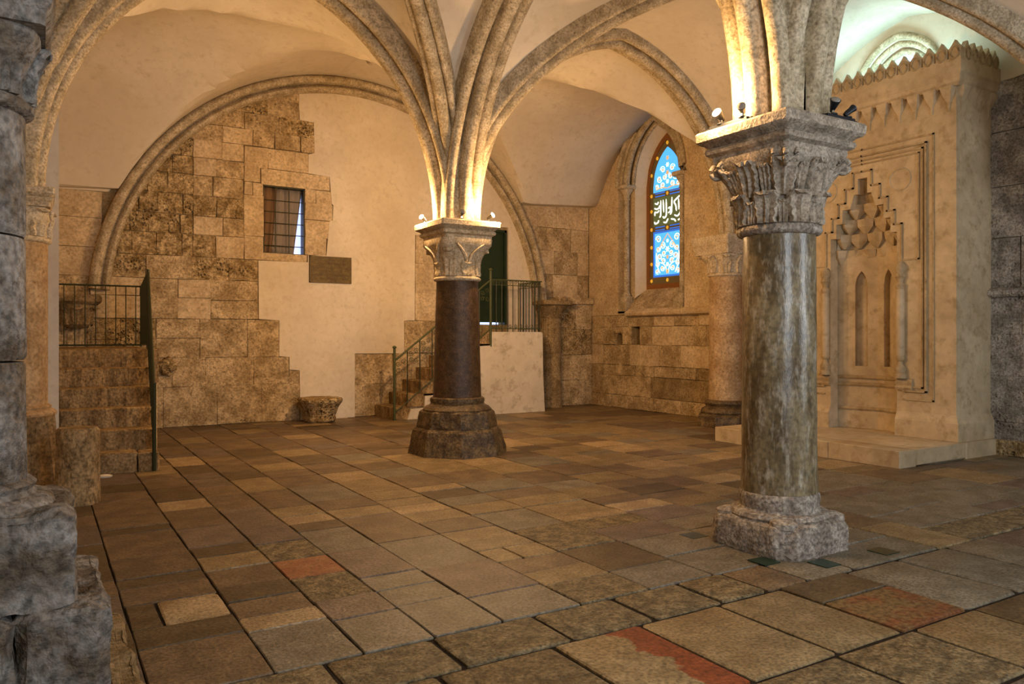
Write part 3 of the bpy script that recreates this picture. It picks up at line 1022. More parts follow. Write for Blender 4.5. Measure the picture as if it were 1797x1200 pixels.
for hw, rise, r_, x in ((0.83, 1.28, 0.075, XR + 0.10), (1.0, 1.46, 0.05, XR - 0.01), (0.93, 1.38, 0.035, XR + 0.05), (0.72, 1.16, 0.035, XR + 0.19)):
    MB().tube(arch_path(hw, rise, 4.64, x), r_, 8).build('arch_moulding', M['rib'], window_1, smooth=50)
for sg in (-1, 1):
    yc = WY + sg * 0.83
    c_ = MB().lathe([(0.062, 2.42), (0.058, 3.4), (0.056, 4.36)], (XR + 0.10, yc), 14).build('colonnette', M['rib'], window_1, smooth=40)
    MB().lathe([(0.07, 4.36), (0.075, 4.38), (0.06, 4.40), (0.065, 4.46), (0.11, 4.56), (0.115, 4.58)], (XR + 0.10, yc), 16, sq=lambda z: 2 if z < 4.5 else 5).build('capital', M['carved'], c_, smooth=40)
    MB().lathe([(0.15, 4.58), (0.17, 4.60), (0.17, 4.64), (0.15, 4.66)], (XR + 0.09, yc), 16, sq=lambda z: 9).build('abacus', M['carved'], c_, smooth=30)
    MB().lathe([(0.11, 2.24), (0.11, 2.32), (0.09, 2.34), (0.10, 2.37), (0.075, 2.39), (0.08, 2.41), (0.062, 2.43)], (XR + 0.10, yc), 16, sq=lambda z: 6 if z < 2.33 else 2).build('base', M['rib'], c_, smooth=40)
    MB().box(XR - 0.02, XR + 0.24, yc - 0.13, yc + 0.13, 1.98, 2.24).build('pedestal', M['rib'], c_)
# wooden frame and glass
fr_o, fr_i = arch_loop(WY, 0.62, 2.48, 4.60, 1.04, 10), arch_loop(WY, 0.525, 2.58, 4.60, 0.92, 10)
GX = lambda u, v, d: (XGL - d, u, v)
fill_panel(fr_o, [fr_i], GX, -0.06, 0.02).build('wooden_frame', M['wood'], window_1)
bd_i = arch_loop(WY, 0.43, 2.72, 4.60, 0.77, 10)
fill_panel(fr_i, [bd_i], GX, -0.03, 0.0).build('painted_border', M['lead'], window_1)
for zz in (3.72, 4.42):
    MB().prism(rect(WY - 0.43, WY + 0.43, zz - 0.055, zz + 0.055), GX, -0.03, 0.002).build('painted_border', M['lead'], window_1)
    for z2 in (zz - 0.03, zz + 0.03):
        MB().prism(rect(WY - 0.36, WY - 0.07, z2 - 0.012, z2 + 0.012), GX, -0.02, 0.006).build('blue_strip', M['glass_deep'], window_1)
        MB().prism(rect(WY + 0.07, WY + 0.36, z2 - 0.012, z2 + 0.012), GX, -0.02, 0.006).build('blue_strip', M['glass_deep'], window_1)
low = rect(WY - 0.43, WY + 0.43, 2.72, 3.665)
mid_ = rect(WY - 0.43, WY + 0.43, 3.775, 4.365)
head = [(WY - 0.43, 4.475), (WY + 0.43, 4.475)] + arch_loop(WY, 0.43, 4.475, 4.60, 0.77, 10)[2:]
p_low = fill_panel(low, [rect(WY - 0.39, WY + 0.39, 2.76, 3.625)], GX, -0.03, -0.004).build('glass_border', M['glass_deep'], window_1)
p1 = MB().prism(rect(WY - 0.39, WY + 0.39, 2.76, 3.625), GX, -0.03, -0.006).build('blue_pane', M['glass_blue'], window_1)
p2 = MB().prism(mid_, GX, -0.03, -0.006).build('script_pane', M['glass_green'], window_1)
p3 = fill_panel(head, [], GX, -0.03, -0.006).build('blue_pane', M['glass_blue'], window_1)
for (y, z) in [(WY + s * 0.478, z) for s in (-1, 1) for z in (2.65, 3.0, 3.35, 3.72, 4.1, 4.42, 4.85)] + [(WY, 2.65), (WY, 3.72), (WY, 4.42), (WY, 5.45), (WY - 0.3, 5.18), (WY + 0.3, 5.18)]:
    MB().lathe([(0.034, 0), (0.024, 0.012), (0.004, 0.018)], (0, 0), 8)
    b = MB()
    b.loft([[GX(y + r_ * math.cos(2 * PI * j / 8), z + r_ * 1.15 * math.sin(2 * PI * j / 8), d) for j in range(8)] for r_, d in ((0.036, 0.0), (0.03, 0.012), (0.008, 0.02))])
    b.build('gold_boss', M['gold'], window_1)


def ribbon(pts, wd, mat, parent, name, d=0.004):
    """flat band of glass following a curve in the window plane"""
    mb = MB()
    n = len(pts)
    ring = []
    for i, (y, z) in enumerate(pts):
        a, b = pts[max(0, i - 1)], pts[min(n - 1, i + 1)]
        ty, tz = b[0] - a[0], b[1] - a[1]
        L = math.hypot(ty, tz) or 1
        ny, nz = -tz / L * wd / 2, ty / L * wd / 2
        if i in (0, n - 1): ny, nz = ny * 0.3, nz * 0.3
        ring.append([GX(y + ny, z + nz, -0.008), GX(y - ny, z - nz, -0.008), GX(y - ny, z - nz, d), GX(y + ny, z + nz, d)])
    mb.loft(ring)
    return mb.build(name, mat, parent)


def curve(p0, p1, bow, n=8):
    (a, b), (c, d) = p0, p1
    nx, ny = -(d - b), (c - a)
    return [(a + (c - a) * t + nx * bow * math.sin(PI * t), b + (d - b) * t + ny * bow * math.sin(PI * t)) for t in [i / n for i in range(n + 1)]]


def petal(y, z, r, mat, parent, sp=6):
    mb = MB()
    lp = [(y + r * (0.62 + 0.38 * math.cos(sp * t)) * math.cos(t), z + r * (0.62 + 0.38 * math.cos(sp * t)) * math.sin(t)) for t in [2 * PI * j / 24 for j in range(24)]]
    mb.prism(lp, GX, -0.008, 0.006)
    return mb.build('glass_flower', mat, parent)


def spiral(y, z, r, s, mat, parent, a0=0.0, wd=0.012):
    pts = [(y + s * r * (1 - 0.8 * t) * math.cos(a0 + t * 9.0), z + r * (1 - 0.8 * t) * math.sin(a0 + t * 9.0)) for t in [i / 20 for i in range(21)]]
    return ribbon(pts, wd, mat, parent, 'tracery')


GW, GA = M['glass_white'], M['glass_amber']
for s in (-1, 1):
    ribbon(curve((WY, 3.60), (WY + s * 0.33, 3.22), 0.0), 0.014, GA, p1, 'tracery')
    ribbon(curve((WY + s * 0.33, 3.22), (WY + s * 0.22, 2.80), 0.10 * s), 0.016, GW, p1, 'tracery')
    ribbon(curve((WY + s * 0.02, 2.80), (WY + s * 0.22, 3.02), 0.2 * s), 0.016, GW, p1, 'tracery')
    for q, (dy, z, r_) in enumerate(((0.27, 3.50, 0.075), (0.14, 3.36, 0.07), (0.27, 3.30, 0.06), (0.10, 3.20, 0.06), (0.23, 3.13, 0.07), (0.12, 3.04, 0.06), (0.30, 2.99, 0.06), (0.15, 2.90, 0.06), (0.30, 2.84, 0.05))):
        spiral(WY + s * dy, z, r_ * 1.1, s, GW, p1, q * 1.3, 0.011)
        petal(WY + s * (dy + 0.012), z + 0.01, 0.032, GA, p1, 4)
    for q, (dy, z, r_) in enumerate(((0.14, 4.92, 0.07), (0.09, 4.76, 0.06), (0.24, 4.74, 0.07), (0.14, 4.60, 0.06), (0.31, 4.58, 0.05))):
        spiral(WY + s * dy, z, r_ * 1.1, s, GW, p3, q * 1.7, 0.011)
        petal(WY + s * dy, z, 0.032, GA, p3, 4)
    ribbon(curve((WY, 4.52), (WY + s * 0.35, 4.53), 0.08 * s), 0.02, GA, p3, 'tracery')
for (z, r_, m_) in ((3.45, 0.04, GW), (3.28, 0.065, GW), (3.12, 0.045, GA), (2.97, 0.05, GW), (2.83, 0.06, GA)):
    petal(WY, z, r_, m_, p1)
for (z, r_, m_) in ((5.14, 0.05, GA), (5.0, 0.05, GW), (4.84, 0.055, GA), (4.66, 0.05, GW)):
    petal(WY, z, r_, m_, p3)
# the white Arabic script, drawn stroke by stroke (u runs to the viewer's right = -y)
def sc(u, v): return (WY - u, 3.80 + v)
strokes = [[(-0.38, .46), (-0.30, .43), (-0.27, .48)], [(-0.39, .36), (-0.33, .33), (-0.24, .35), (-0.24, .40)], [(-0.38, .20), (-0.38, .28), (-0.30, .26), (-0.25, .30)],
           [(-0.39, .08), (-0.37, .03), (-0.28, .05), (-0.26, .10)], [(-0.20, .50), (-0.20, .18), (-0.24, .15)], [(-0.13, .50), (-0.11, .24)], [(-0.04, .50), (-0.03, .16), (-0.10, .12), (-0.14, .16)],
           [(-0.12, .04), (-0.04, .02), (0.02, .10)], [(0.02, .30), (0.08, .33), (0.09, .24), (0.02, .21)], [(0.13, .52), (0.12, .22), (0.08, .17)], [(0.38, .53), (0.18, .42), (0.24, .34), (0.26, .22)],
           [(0.20, .15), (0.28, .11), (0.36, .16), (0.38, .26)], [(0.32, .46), (0.33, .24)], [(0.10, .08), (0.20, .06), (0.24, .01)], [(0.30, .03), (0.38, .06)]]
for st in strokes:
    fine_ = []
    for i in range(len(st) - 1):
        for k in range(4):
            t = k / 4
            fine_.append((st[i][0] * (1 - t) + st[i + 1][0] * t, st[i][1] * (1 - t) + st[i + 1][1] * t))
    fine_.append(st[-1])
    sm_ = fine_[:1] + [((fine_[i - 1][0] + 2 * fine_[i][0] + fine_[i + 1][0]) / 4, (fine_[i - 1][1] + 2 * fine_[i][1] + fine_[i + 1][1]) / 4) for i in range(1, len(fine_) - 1)] + fine_[-1:]
    ribbon([sc(u, v) for u, v in sm_], 0.03, M['glass_white'], p2, 'script_stroke')
MB().box(XR + 0.55, XR + 0.58, WY - 0.9, WY + 0.9, 2.2, 6.1).build('storm_backing', M['black'], window_1)

# ------------------------------------------------------------------ window above the prayer niche
window_3 = empty('window_3', (XR, 6.55, 4.75), 'arched window with moulded stone surround high above the prayer niche', None, None, 'structure')
for hw, rise, r_, x in ((0.66, 0.78, 0.05, XR - 0.01), (0.58, 0.68, 0.045, XR + 0.06), (0.50, 0.58, 0.045, XR + 0.14)):
    k = rise / hw
    cc = (k * k - 1) / 2
    pts = []
    for i in range(25):
        s = math.sin((i / 12 - 1) * PI / 2)
        ct = min(1.0, (cc + abs(s)) / (1 + cc))
        pts.append((x, 6.55 + s * hw, 5.0 + hw * (1 + cc) * math.sqrt(max(0, 1 - ct * ct))))
    MB().tube(pts, r_, 8).build('arch_moulding', M['rib'], window_3, smooth=50)
mb = MB()
lo = arch_loop(6.55, 0.62, 4.75, 5.0, 0.72, 8)
li = arch_loop(6.55, 0.46, 4.75, 5.0, 0.54, 8)
n = len(lo)
mb.add([(XR + 0.04, u, v) for u, v in lo] + [(XR + 0.3, u, v) for u, v in li], [(i, (i + 1) % n, n + (i + 1) % n, n + i) for i in range(n)])
mb.build('reveal', M['plaster'], window_3)
MB().prism(li, right, -0.33, -0.30).build('pane', M['sky_glass'], window_3)

# ------------------------------------------------------------------ barred window of the back wall
window_2 = empty('window_2', (3.715, YB, 2.96), 'small barred window with drawn cloth set in dressed stone', None, None, 'structure')
MB().prism(rect(3.30, 4.13, 2.90, 4.20), back, -0.30, -0.27).build('pane', M['sky_glass'], window_2)
hb = MB().tube([(3.35, YB + 0.06, 0), (4.08, YB + 0.06, 0)], 0.008, 6).build('bar', M['iron_dark'], window_2)
hb.location = (-3.715, -YB, 3.10 - 2.96)
for z in (3.30, 3.50, 3.70, 3.90):
    clone(hb, (-3.715, -YB, z - 2.96), window_2)
vb = MB().tube([(0, YB + 0.055, 2.96), (0, YB + 0.055, 4.15)], 0.009, 6).build('bar', M['iron_dark'], window_2)
vb.location = (3.57 - 3.715, -YB, -2.96)
clone(vb, (3.81 - 3.715, -YB, -2.96), window_2)
cf = MB()
for (a, b, c, d) in ((3.33, 3.365, 2.94, 4.17), (4.065, 4.10, 2.94, 4.17), (3.33, 4.10, 4.13, 4.17), (3.33, 4.10, 2.94, 2.97)):
    cf.prism(rect(a, b, c, d), back, -0.2, -0.03)
cf.build('window_frame', M['iron_dark'], window_2)


def cloth(name, x0, x1, xb0, xb1, z0, z1, yd, mat, label, folds=5):
    n, m = 28, 10
    vs, fs = [], []
    for j in range(m + 1):
        t = j / m
        for i in range(n + 1):
            s = i / n
            a, b = x0 + (xb0 - x0) * t, x1 + (xb1 - x1) * t
            x = a + (b - a) * s
            vs.append((x, YB + yd + 0.022 * math.sin(s * folds * 2 * PI + 1.4 * t) * (0.5 + 0.5 * t), z1 + (z0 - z1) * t))
    for j in range(m):
        for i in range(n):
            k = j * (n + 1) + i
            fs.append((k, k + 1, k + n + 2, k + n + 1))
    mb = MB()
    mb.v, mb.f = vs, fs
    o = mb.build(name, mat, None, smooth=60)
    sm = o.modifiers.new('solid', 'SOLIDIFY')
    sm.thickness = 0.006
    return tag(o, label, 'curtain', 'curtains in the barred window')


cloth('curtain', 3.36, 3.62, 3.36, 3.52, 2.97, 4.14, 0.13, M['curtain_b'], 'brownish curtain hanging at the left side of the barred window', 2)
cloth('curtain', 3.40, 4.07, 3.46, 3.93, 2.97, 4.14, 0.19, M['curtain'], 'grey curtain drawn aside to show daylight in the barred window', 4)

# ------------------------------------------------------------------ door
door_1 = empty('door_1', (7.82, YB, 1.74), 'dark green metal door at the top of the short stair', None, None, 'structure')
MB().prism(rect(7.37, 8.28, 1.79, 3.68), back, -0.10, -0.05).build('door_leaf', M['door'], door_1)
for (a, b, c, d) in ((7.36, 7.41, 1.74, 3.69), (8.25, 8.30, 1.74, 3.70), (7.36, 8.30, 3.65, 3.70)):
    MB().prism(rect(a, b, c, d), back, -0.14, 0.02).build('door_frame', M['door'], door_1)
MB().prism(rect(7.45, 8.22, 1.80, 2.6), back, -0.05, -0.04).build('door_panel', M['door'], door_1)
MB().prism(rect(7.45, 8.22, 2.68, 3.6), back, -0.05, -0.04).build('door_panel', M['door'], door_1)
MB().prism(rect(7.55, 8.14, 1.745, 1.785), back, -0.09, -0.06).build('daylit_gap', M['sky_glass'], door_1)

# ------------------------------------------------------------------ columns
def sq_ring(c, h, z, ch=0.02):
    x, y = c
    return [(x - h + ch, y - h, z), (x + h - ch, y - h, z), (x + h, y - h + ch, z), (x + h, y + h - ch, z), (x + h - ch, y + h, z), (x - h + ch, y + h, z), (x - h, y + h - ch, z), (x - h, y - h + ch, z)]


def oct_ring(c, r, z, rot=0.0, jit=0.0):
    return [(c[0] + r * random.uniform(1 - jit, 1) * math.cos(2 * PI * (j + 0.5) / 8 + rot), c[1] + r * random.uniform(1 - jit, 1) * math.sin(2 * PI * (j + 0.5) / 8 + rot), z) for j in range(8)]


def abacus(c, steps, mat, parent):
    return MB().loft([sq_ring(c, h, z, 0.018) for h, z in steps]).build('abacus', mat, parent, smooth=35)


def leaf(c, th, z0, h, wd, rb, curl, mat, parent, name='acanthus_leaf', lobes=4, relief=0.02, sq=None, off=0.012):
    """carved leaf wrapped on the bell; rb(z) is the bell radius in direction th"""
    n, m = 14, 9
    outer, inner = [], []
    for i in range(n + 1):
        t = i / n
        lob = 1 - 0.22 * abs(math.sin(PI * lobes * t))
        wloc = wd * (0.72 + 0.5 * t - 0.95 * max(0, t - 0.62)) * lob * (0.35 if i == n else 1)
        zz = z0 + h * (t if t < 0.85 else 0.85 + 0.06 * math.sin((t - 0.85) / 0.15 * PI))
        if t > 0.93: zz -= h * 0.05 * (t - 0.93) / 0.07
        out = curl * max(0, (t - 0.45) / 0.55) ** 2.2
        for jj in range(m):
            u = jj / (m - 1) * 2 - 1
            g = relief * (0.5 + 0.5 * math.cos(u * PI * 3)) + 0.012 * abs(math.sin(PI * lobes * t)) * abs(u)
            a = th + u * wloc / rb(zz)
            e_ = sq(zz) if sq else 2.0
            kk = 1.0 if e_ <= 2.01 else (abs(math.cos(a)) ** e_ + abs(math.sin(a)) ** e_) ** (-1 / e_)
            rho = rb(zz) * kk + off + g * (1 - 0.4 * t) + out * (1 - 0.35 * u * u)
            outer.append((c[0] + rho * math.cos(a), c[1] + rho * math.sin(a), zz))
            rr = rho - 0.03 - g
            inner.append((c[0] + rr * math.cos(a), c[1] + rr * math.sin(a), zz - 0.004))
    mb = MB()
    N = len(outer)
    mb.v = outer + inner
    for i in range(n):
        for j in range(m - 1):
            k = i * m + j
            mb.f.append((k, k + 1, k + m + 1, k + m))
            mb.f.append((N + k, N + k + m, N + k + m + 1, N + k + 1))
        for j in (0, m - 1):
            k = i * m + j
            mb.f.append((k, k + m, N + k + m, N + k))
    for i in (0, n):
        for j in range(m - 1):
            k = i * m + j
            mb.f.append((k, k + 1, N + k + 1, N + k))
    return mb.build(name, mat, parent, smooth=50)


def volute(c, th, r, z, size, mat, parent):
    """corner scroll: a rolled band seen from the side"""
    pts, rad = [], []
    for i in range(22):
        t = i / 21
        a = PI * 0.55 - t * 3.1 * PI
        rr = size * (1 - 0.72 * t)
        pts.append((c[0] + (r + rr * math.cos(a)) * math.cos(th), c[1] + (r + rr * math.cos(a)) * math.sin(th), z + rr * math.sin(a)))
        rad.append(size * 0.36 * (1 - 0.5 * t))
    return MB().tube(pts, rad, 8).build('volute', mat, parent, smooth=60)


def root(name, c, label):
    return empty(name, (c[0], c[1], 0), label, 'column')


# --- near free-standing column
col = root('stone_column', C1, 'grey marble column with a carved leafy capital and square base, nearest of the two free-standing')
rings = []
for h, z, ch in ((0.37, -0.01, 0.10), (0.375, 0.04, 0.10), (0.375, 0.17, 0.11), (0.36, 0.205, 0.12), (0.33, 0.22, 0.13)):
    rings.append([(x + random.uniform(-0.008, 0.008), y + random.uniform(-0.008, 0.008), zz) for x, y, zz in sq_ring(C1, h, z, ch)])
pl = roughen(MB().loft(rings).build('plinth', M['col_base'], col, smooth=50), 0.03, 0.10, 4)
for q in (PI / 4, 3 * PI / 4, 5 * PI / 4, 7 * PI / 4):
    MB().lathe([(0.10, 0.20), (0.095, 0.235), (0.05, 0.255)], (C1[0] + 0.345 * math.cos(q), C1[1] + 0.345 * math.sin(q)), 12).build('corner_spur', M['col_base'], pl, smooth=40)
bs = MB().lathe([(0.33, 0.21), (0.345, 0.235), (0.33, 0.262), (0.285, 0.268), (0.272, 0.285), (0.278, 0.31), (0.282, 0.355), (0.278, 0.385), (0.262, 0.40)], C1, 40).build('base', M['col_base'], col, smooth=45)
prof = []
for i in range(15):
    t = i / 14
    prof.append((0.262 - 0.010 * t + (0.008 if i == 0 else 0) + random.uniform(-0.0015, 0.0015), 0.395 + t * 1.835))
MB().lathe(prof, C1, 48).build('shaft', M['col_grey'], col, smooth=60)
MB().lathe([(0.255, 2.215), (0.285, 2.225), (0.298, 2.25), (0.29, 2.275), (0.265, 2.29)], C1, 40).build('necking', M['col_base'], col, smooth=60)
bell = [(0.262, 2.28), (0.262, 2.40), (0.268, 2.50), (0.285, 2.60), (0.315, 2.68), (0.345, 2.74), (0.35, 2.78)]
sqf = lambda z: 2 + 4 * max(0, (z - 2.52) / 0.25)
cap = MB().lathe(bell, C1, 48, sq=sqf).build('capital', M['col_cap'], col, smooth=45)


def rb1(z):
    for (r0, z0), (r1, z1) in zip(bell, bell[1:]):
        if z <= z1: return r0 + (r1 - r0) * max(0, (z - z0) / (z1 - z0))
    return 0.35


for k in range(8):
    leaf(C1, 2 * PI * (k + 0.5) / 8, 2.288, 0.235, 0.098, rb1, 0.065, M['col_cap'], cap, relief=0.034, sq=sqf, off=0.016)
    leaf(C1, 2 * PI * k / 8, 2.288, 0.17, 0.045, rb1, 0.03, M['col_cap'], cap, relief=0.022, sq=sqf, lobes=3)
for k in range(8):
    cn_ = k % 2 == 1
    leaf(C1, 2 * PI * k / 8, 2.475, 0.265 if not cn_ else 0.25, 0.088, rb1, 0.045 if not cn_ else 0.055, M['col_cap'], cap, relief=0.034, lobes=5, sq=sqf, off=0.014)
    leaf(C1, 2 * PI * (k + 0.5) / 8, 2.50, 0.20, 0.045, rb1, 0.02, M['col_cap'], cap, relief=0.02, lobes=4, sq=sqf)
for k in range(4):
    th = PI / 4 + k * PI / 2
    volute(C1, th, 0.425, 2.70, 0.058, M['col_cap'], cap)
    for s in (-1, 1):
        tx, ty = -math.sin(th), math.cos(th)
        vc = (C1[0] + tx * s * 0.075, C1[1] + ty * s * 0.075)
        volute(vc, th, 0.385, 2.715, 0.046, M['col_cap'], cap)
AB = lambda t, k=1.0: [(0.325 * k, t - 0.235), (0.335 * k, t - 0.215), (0.335 * k, t - 0.185), (0.37 * k, t - 0.165), (0.378 * k, t - 0.145), (0.37 * k, t - 0.125), (0.355 * k, t - 0.118), (0.38 * k, t - 0.095), (0.405 * k, t - 0.085), (0.42 * k, t - 0.07), (0.425 * k, t - 0.015), (0.415 * k, t)]
abacus(C1, AB(H1 + 0.005), M['col_cap'], col)
# block from which the ribs grow
MB().loft([oct_ring(C1, 0.20, H1), oct_ring(C1, 0.20, H1 + 0.5), oct_ring(C1, 0.20, H1 + 0.9)]).build('rib_springer', M['rib'], col)

# --- far free-standing column
col = root('stone_column', C2, 'dark granite column with pale carved capital on a stepped octagonal base, beside the barred window')
roughen(MB().loft([oct_ring(C2, 0.66, -0.01, 0, 0.03), oct_ring(C2, 0.65, 0.05, 0, 0.03), oct_ring(C2, 0.58, 0.30, 0, 0.03), oct_ring(C2, 0.55, 0.33, 0, 0.02)]).build('lower_plinth', M['dark_base'], col, smooth=25), 0.03, 0.12, 4)
roughen(MB().loft([oct_ring(C2, 0.535, 0.32, 0, 0.03), oct_ring(C2, 0.53, 0.36, 0, 0.02), oct_ring(C2, 0.49, 0.53, 0, 0.02), oct_ring(C2, 0.46, 0.555)]).build('upper_plinth', M['dark_base'], col, smooth=25), 0.03, 0.12, 4)
MB().lathe([(0.44, 0.54), (0.445, 0.565), (0.41, 0.60), (0.36, 0.62), (0.345, 0.645), (0.355, 0.67), (0.35, 0.705), (0.32, 0.72)], C2, 40).build('base', M['dark_base'], col, smooth=50)
MB().lathe([(0.312 - 0.042 * i / 12 + random.uniform(-0.001, 0.001), 0.71 + 1.52 * i / 12) for i in range(13)], C2, 48).build('shaft', M['granite'], col, smooth=60)
MB().lathe([(0.27, 2.205), (0.30, 2.215), (0.31, 2.235), (0.30, 2.255), (0.275, 2.265)], C2, 40).build('necking', M['carved'], col, smooth=60)
bell2 = [(0.275, 2.255), (0.272, 2.36), (0.278, 2.46), (0.30, 2.56), (0.335, 2.63), (0.355, 2.66), (0.358, 2.74)]
sq2 = lambda z: 2 + 6 * max(0, (z - 2.45) / 0.22)
cap = MB().lathe(bell2, C2, 48, sq=sq2).build('capital', M['carved'], col, smooth=40)


def rb2(z):
    for (r0, z0), (r1, z1) in zip(bell2, bell2[1:]):
        if z <= z1: return r0 + (r1 - r0) * max(0, (z - z0) / (z1 - z0))
    return 0.358


for k in range(4):
    th = PI / 4 + k * PI / 2
    leaf(C2, th, 2.27, 0.37, 0.11, rb2, 0.10, M['carved'], cap, lobes=5, relief=0.02)
    leaf(C2, th + PI / 4, 2.27, 0.19, 0.10, rb2, 0.02, M['carved'], cap, lobes=3, relief=0.012)
    for s in (-1, 1):
        a = th + PI / 4
        tx, ty = -math.sin(a), math.cos(a)
        pts = []
        for i in range(9):
            t = i / 8
            z = 2.44 + 0.22 * t
            rr = rb2(z) + 0.012
            pts.append((C2[0] + rr * math.cos(a) + tx * s * (0.02 + 0.17 * t * t), C2[1] + rr * math.sin(a) + ty * s * (0.02 + 0.17 * t * t), z))
        MB().tube(pts, [0.018, 0.02, 0.022, 0.022, 0.022, 0.02, 0.018, 0.016, 0.01], 6).build('carved_scroll', M['carved'], cap, smooth=60)
abacus(C2, AB(H2 + 0.005), M['carved'], col)
MB().loft([oct_ring(C2, 0.20, H2), oct_ring(C2, 0.20, H2 + 0.5), oct_ring(C2, 0.20, H2 + 0.9)]).build('rib_springer', M['rib'], col)


def wall_column(c, label, zb, r, zn, zc, top, hb, mats, drums=1, name='wall_column', taper=0.01, leaves=8, curl=1.0):
    """attached column: pedestal height zb, shaft radius r, neck zn, capital top zc, abacus top"""
    ms, mc, mb_ = mats
    col = root(name, c, label)
    z0 = zb + 0.02
    step = (zn - z0) / drums
    for k in range(drums):
        a, b = z0 + step * k, z0 + step * (k + 1)
        g = 0.004 if drums > 1 else 0
        MB().lathe([(r - 0.006, a + g), (r + taper * (1 - k / drums), a + 0.015 + g), (r, b - 0.015 - g), (r - 0.006, b - g)] if drums > 1 else [(r + taper, a), (r, b)], c, 36).build('shaft' if drums == 1 else 'shaft_drum', M[ms], col, smooth=45)
    MB().lathe([(r, zn - 0.01), (r + 0.03, zn + 0.005), (r + 0.035, zn + 0.025), (r + 0.02, zn + 0.045), (r, zn + 0.05)], c, 32).build('necking', M[mc], col, smooth=60)
    bl = [(r, zn + 0.04), (r, zn + (zc - zn) * 0.4), (r + 0.02, zn + (zc - zn) * 0.65), (hb * 0.86, zn + (zc - zn) * 0.92), (hb * 0.86, zc)]
    cap = MB().lathe(bl, c, 40, sq=lambda z: 2 + 5 * max(0, (z - zn) / (zc - zn) - 0.4)).build('capital', M[mc], col, smooth=45)

    def rbb(z):
        for (r0, a0), (r1, a1) in zip(bl, bl[1:]):
            if z <= a1: return r0 + (r1 - r0) * max(0, (z - a0) / (a1 - a0))
        return bl[-1][0]
    for k in range(leaves):
        leaf(c, 2 * PI * k / leaves + PI / 4, zn + 0.05, (zc - zn) * 0.86, r * 0.33, rbb, (0.10 if k % 2 == 0 else 0.05) * curl, M[mc], cap, relief=0.028)
    t, hh = top, top - zc
    abacus(c, [(hb * 0.9, zc - 0.005), (hb * 0.9, zc + hh * 0.2), (hb * 0.95, zc + hh * 0.3), (hb * 0.97, zc + hh * 0.45), (hb * 0.93, zc + hh * 0.5), (hb, zc + hh * 0.65), (hb, t - 0.01), (hb * 0.98, t)], M[mc], col)
    return col


# --- right wall, between the window and the prayer niche
col = wall_column(RR, 'tan attached column with small carved capital on the right wall, between window and prayer niche', 0.42, 0.275, 2.50, 2.86, 3.16, 0.41, ('warm_shaft', 'carved', 'dark_base'))
MB().lathe([(0.40, 0.20), (0.42, 0.24), (0.40, 0.29), (0.36, 0.31), (0.335, 0.335), (0.345, 0.36), (0.365, 0.385), (0.35, 0.42), (0.29, 0.44)], RR, 36).build('base', M['dark_base'], col, smooth=45)
MB().loft([oct_ring(RR, 0.50, -0.01, 0, 0.03), oct_ring(RR, 0.49, 0.17, 0, 0.02), oct_ring(RR, 0.45, 0.21, 0, 0.02)]).build('plinth', M['dark_base'], col, smooth=25)
# --- left wall, far
col = wall_column(LF, 'warm-toned attached column with carved capital beyond the grey pier, next to the wide stair', 0.80, 0.33, 2.42, 2.75, 2.93, 0.385, ('warm_shaft', 'carved', 'warm_shaft'), taper=0.0)
MB().lathe([(0.40, 0.72), (0.41, 0.75), (0.38, 0.78), (0.355, 0.79), (0.365, 0.81), (0.34, 0.83)], LF, 36).build('base', M['warm_shaft'], col, smooth=45)
MB().loft([sq_ring(LF, 0.45, -0.01, 0.05), sq_ring(LF, 0.43, 0.2, 0.06), sq_ring(LF, 0.40, 0.55, 0.06), sq_ring(LF, 0.385, 0.73, 0.08)]).build('pedestal', M['step'], col, smooth=30)
# --- left wall, near (the weathered pier at the picture's edge)
col = wall_column(LN, 'weathered grey pier column on high stepped blocks, closest to the viewer at the left wall', 0.88, 0.265, 2.40, 2.69, 2.95, 0.37, ('pier_grey', 'pier_grey', 'pier_grey'), drums=3, taper=0.006, curl=0.35)
MB().lathe([(0.36, 0.80), (0.375, 0.825), (0.35, 0.855), (0.305, 0.865), (0.295, 0.885), (0.305, 0.905), (0.28, 0.925)], LN, 36).build('base', M['pier_grey'], col, smooth=45)


def rough_box(x0, x1, y0, y1, z0, z1, ch, mat, name, parent, jit=0.012):
    c = ((x0 + x1) / 2, (y0 + y1) / 2)
    hx, hy = (x1 - x0) / 2, (y1 - y0) / 2
    rings = []
    for k, z in ((1.0, z0), (1.0, z0 + (z1 - z0) * 0.5), (1.0, z1 - ch * 0.6), (0.0, z1)):
        s_ = 0 if k else ch * 0.7
        rings.append([(x + random.uniform(-jit, jit), y + random.uniform(-jit, jit), z) for x, y in
                      ((c[0] - hx + s_ + ch, c[1] - hy + s_), (c[0], c[1] - hy + s_), (c[0] + hx - s_ - ch, c[1] - hy + s_), (c[0] + hx - s_, c[1] - hy + s_ + ch), (c[0] + hx - s_, c[1]), (c[0] + hx - s_, c[1] + hy - s_ - ch),
                       (c[0] + hx - s_ - ch, c[1] + hy - s_), (c[0], c[1] + hy - s_), (c[0] - hx + s_ + ch, c[1] + hy - s_), (c[0] - hx + s_, c[1] + hy - s_ - ch), (c[0] - hx + s_, c[1]), (c[0] - hx + s_, c[1] - hy + s_ + ch))])
    return MB().loft(rings).build(name, mat, parent, smooth=35)


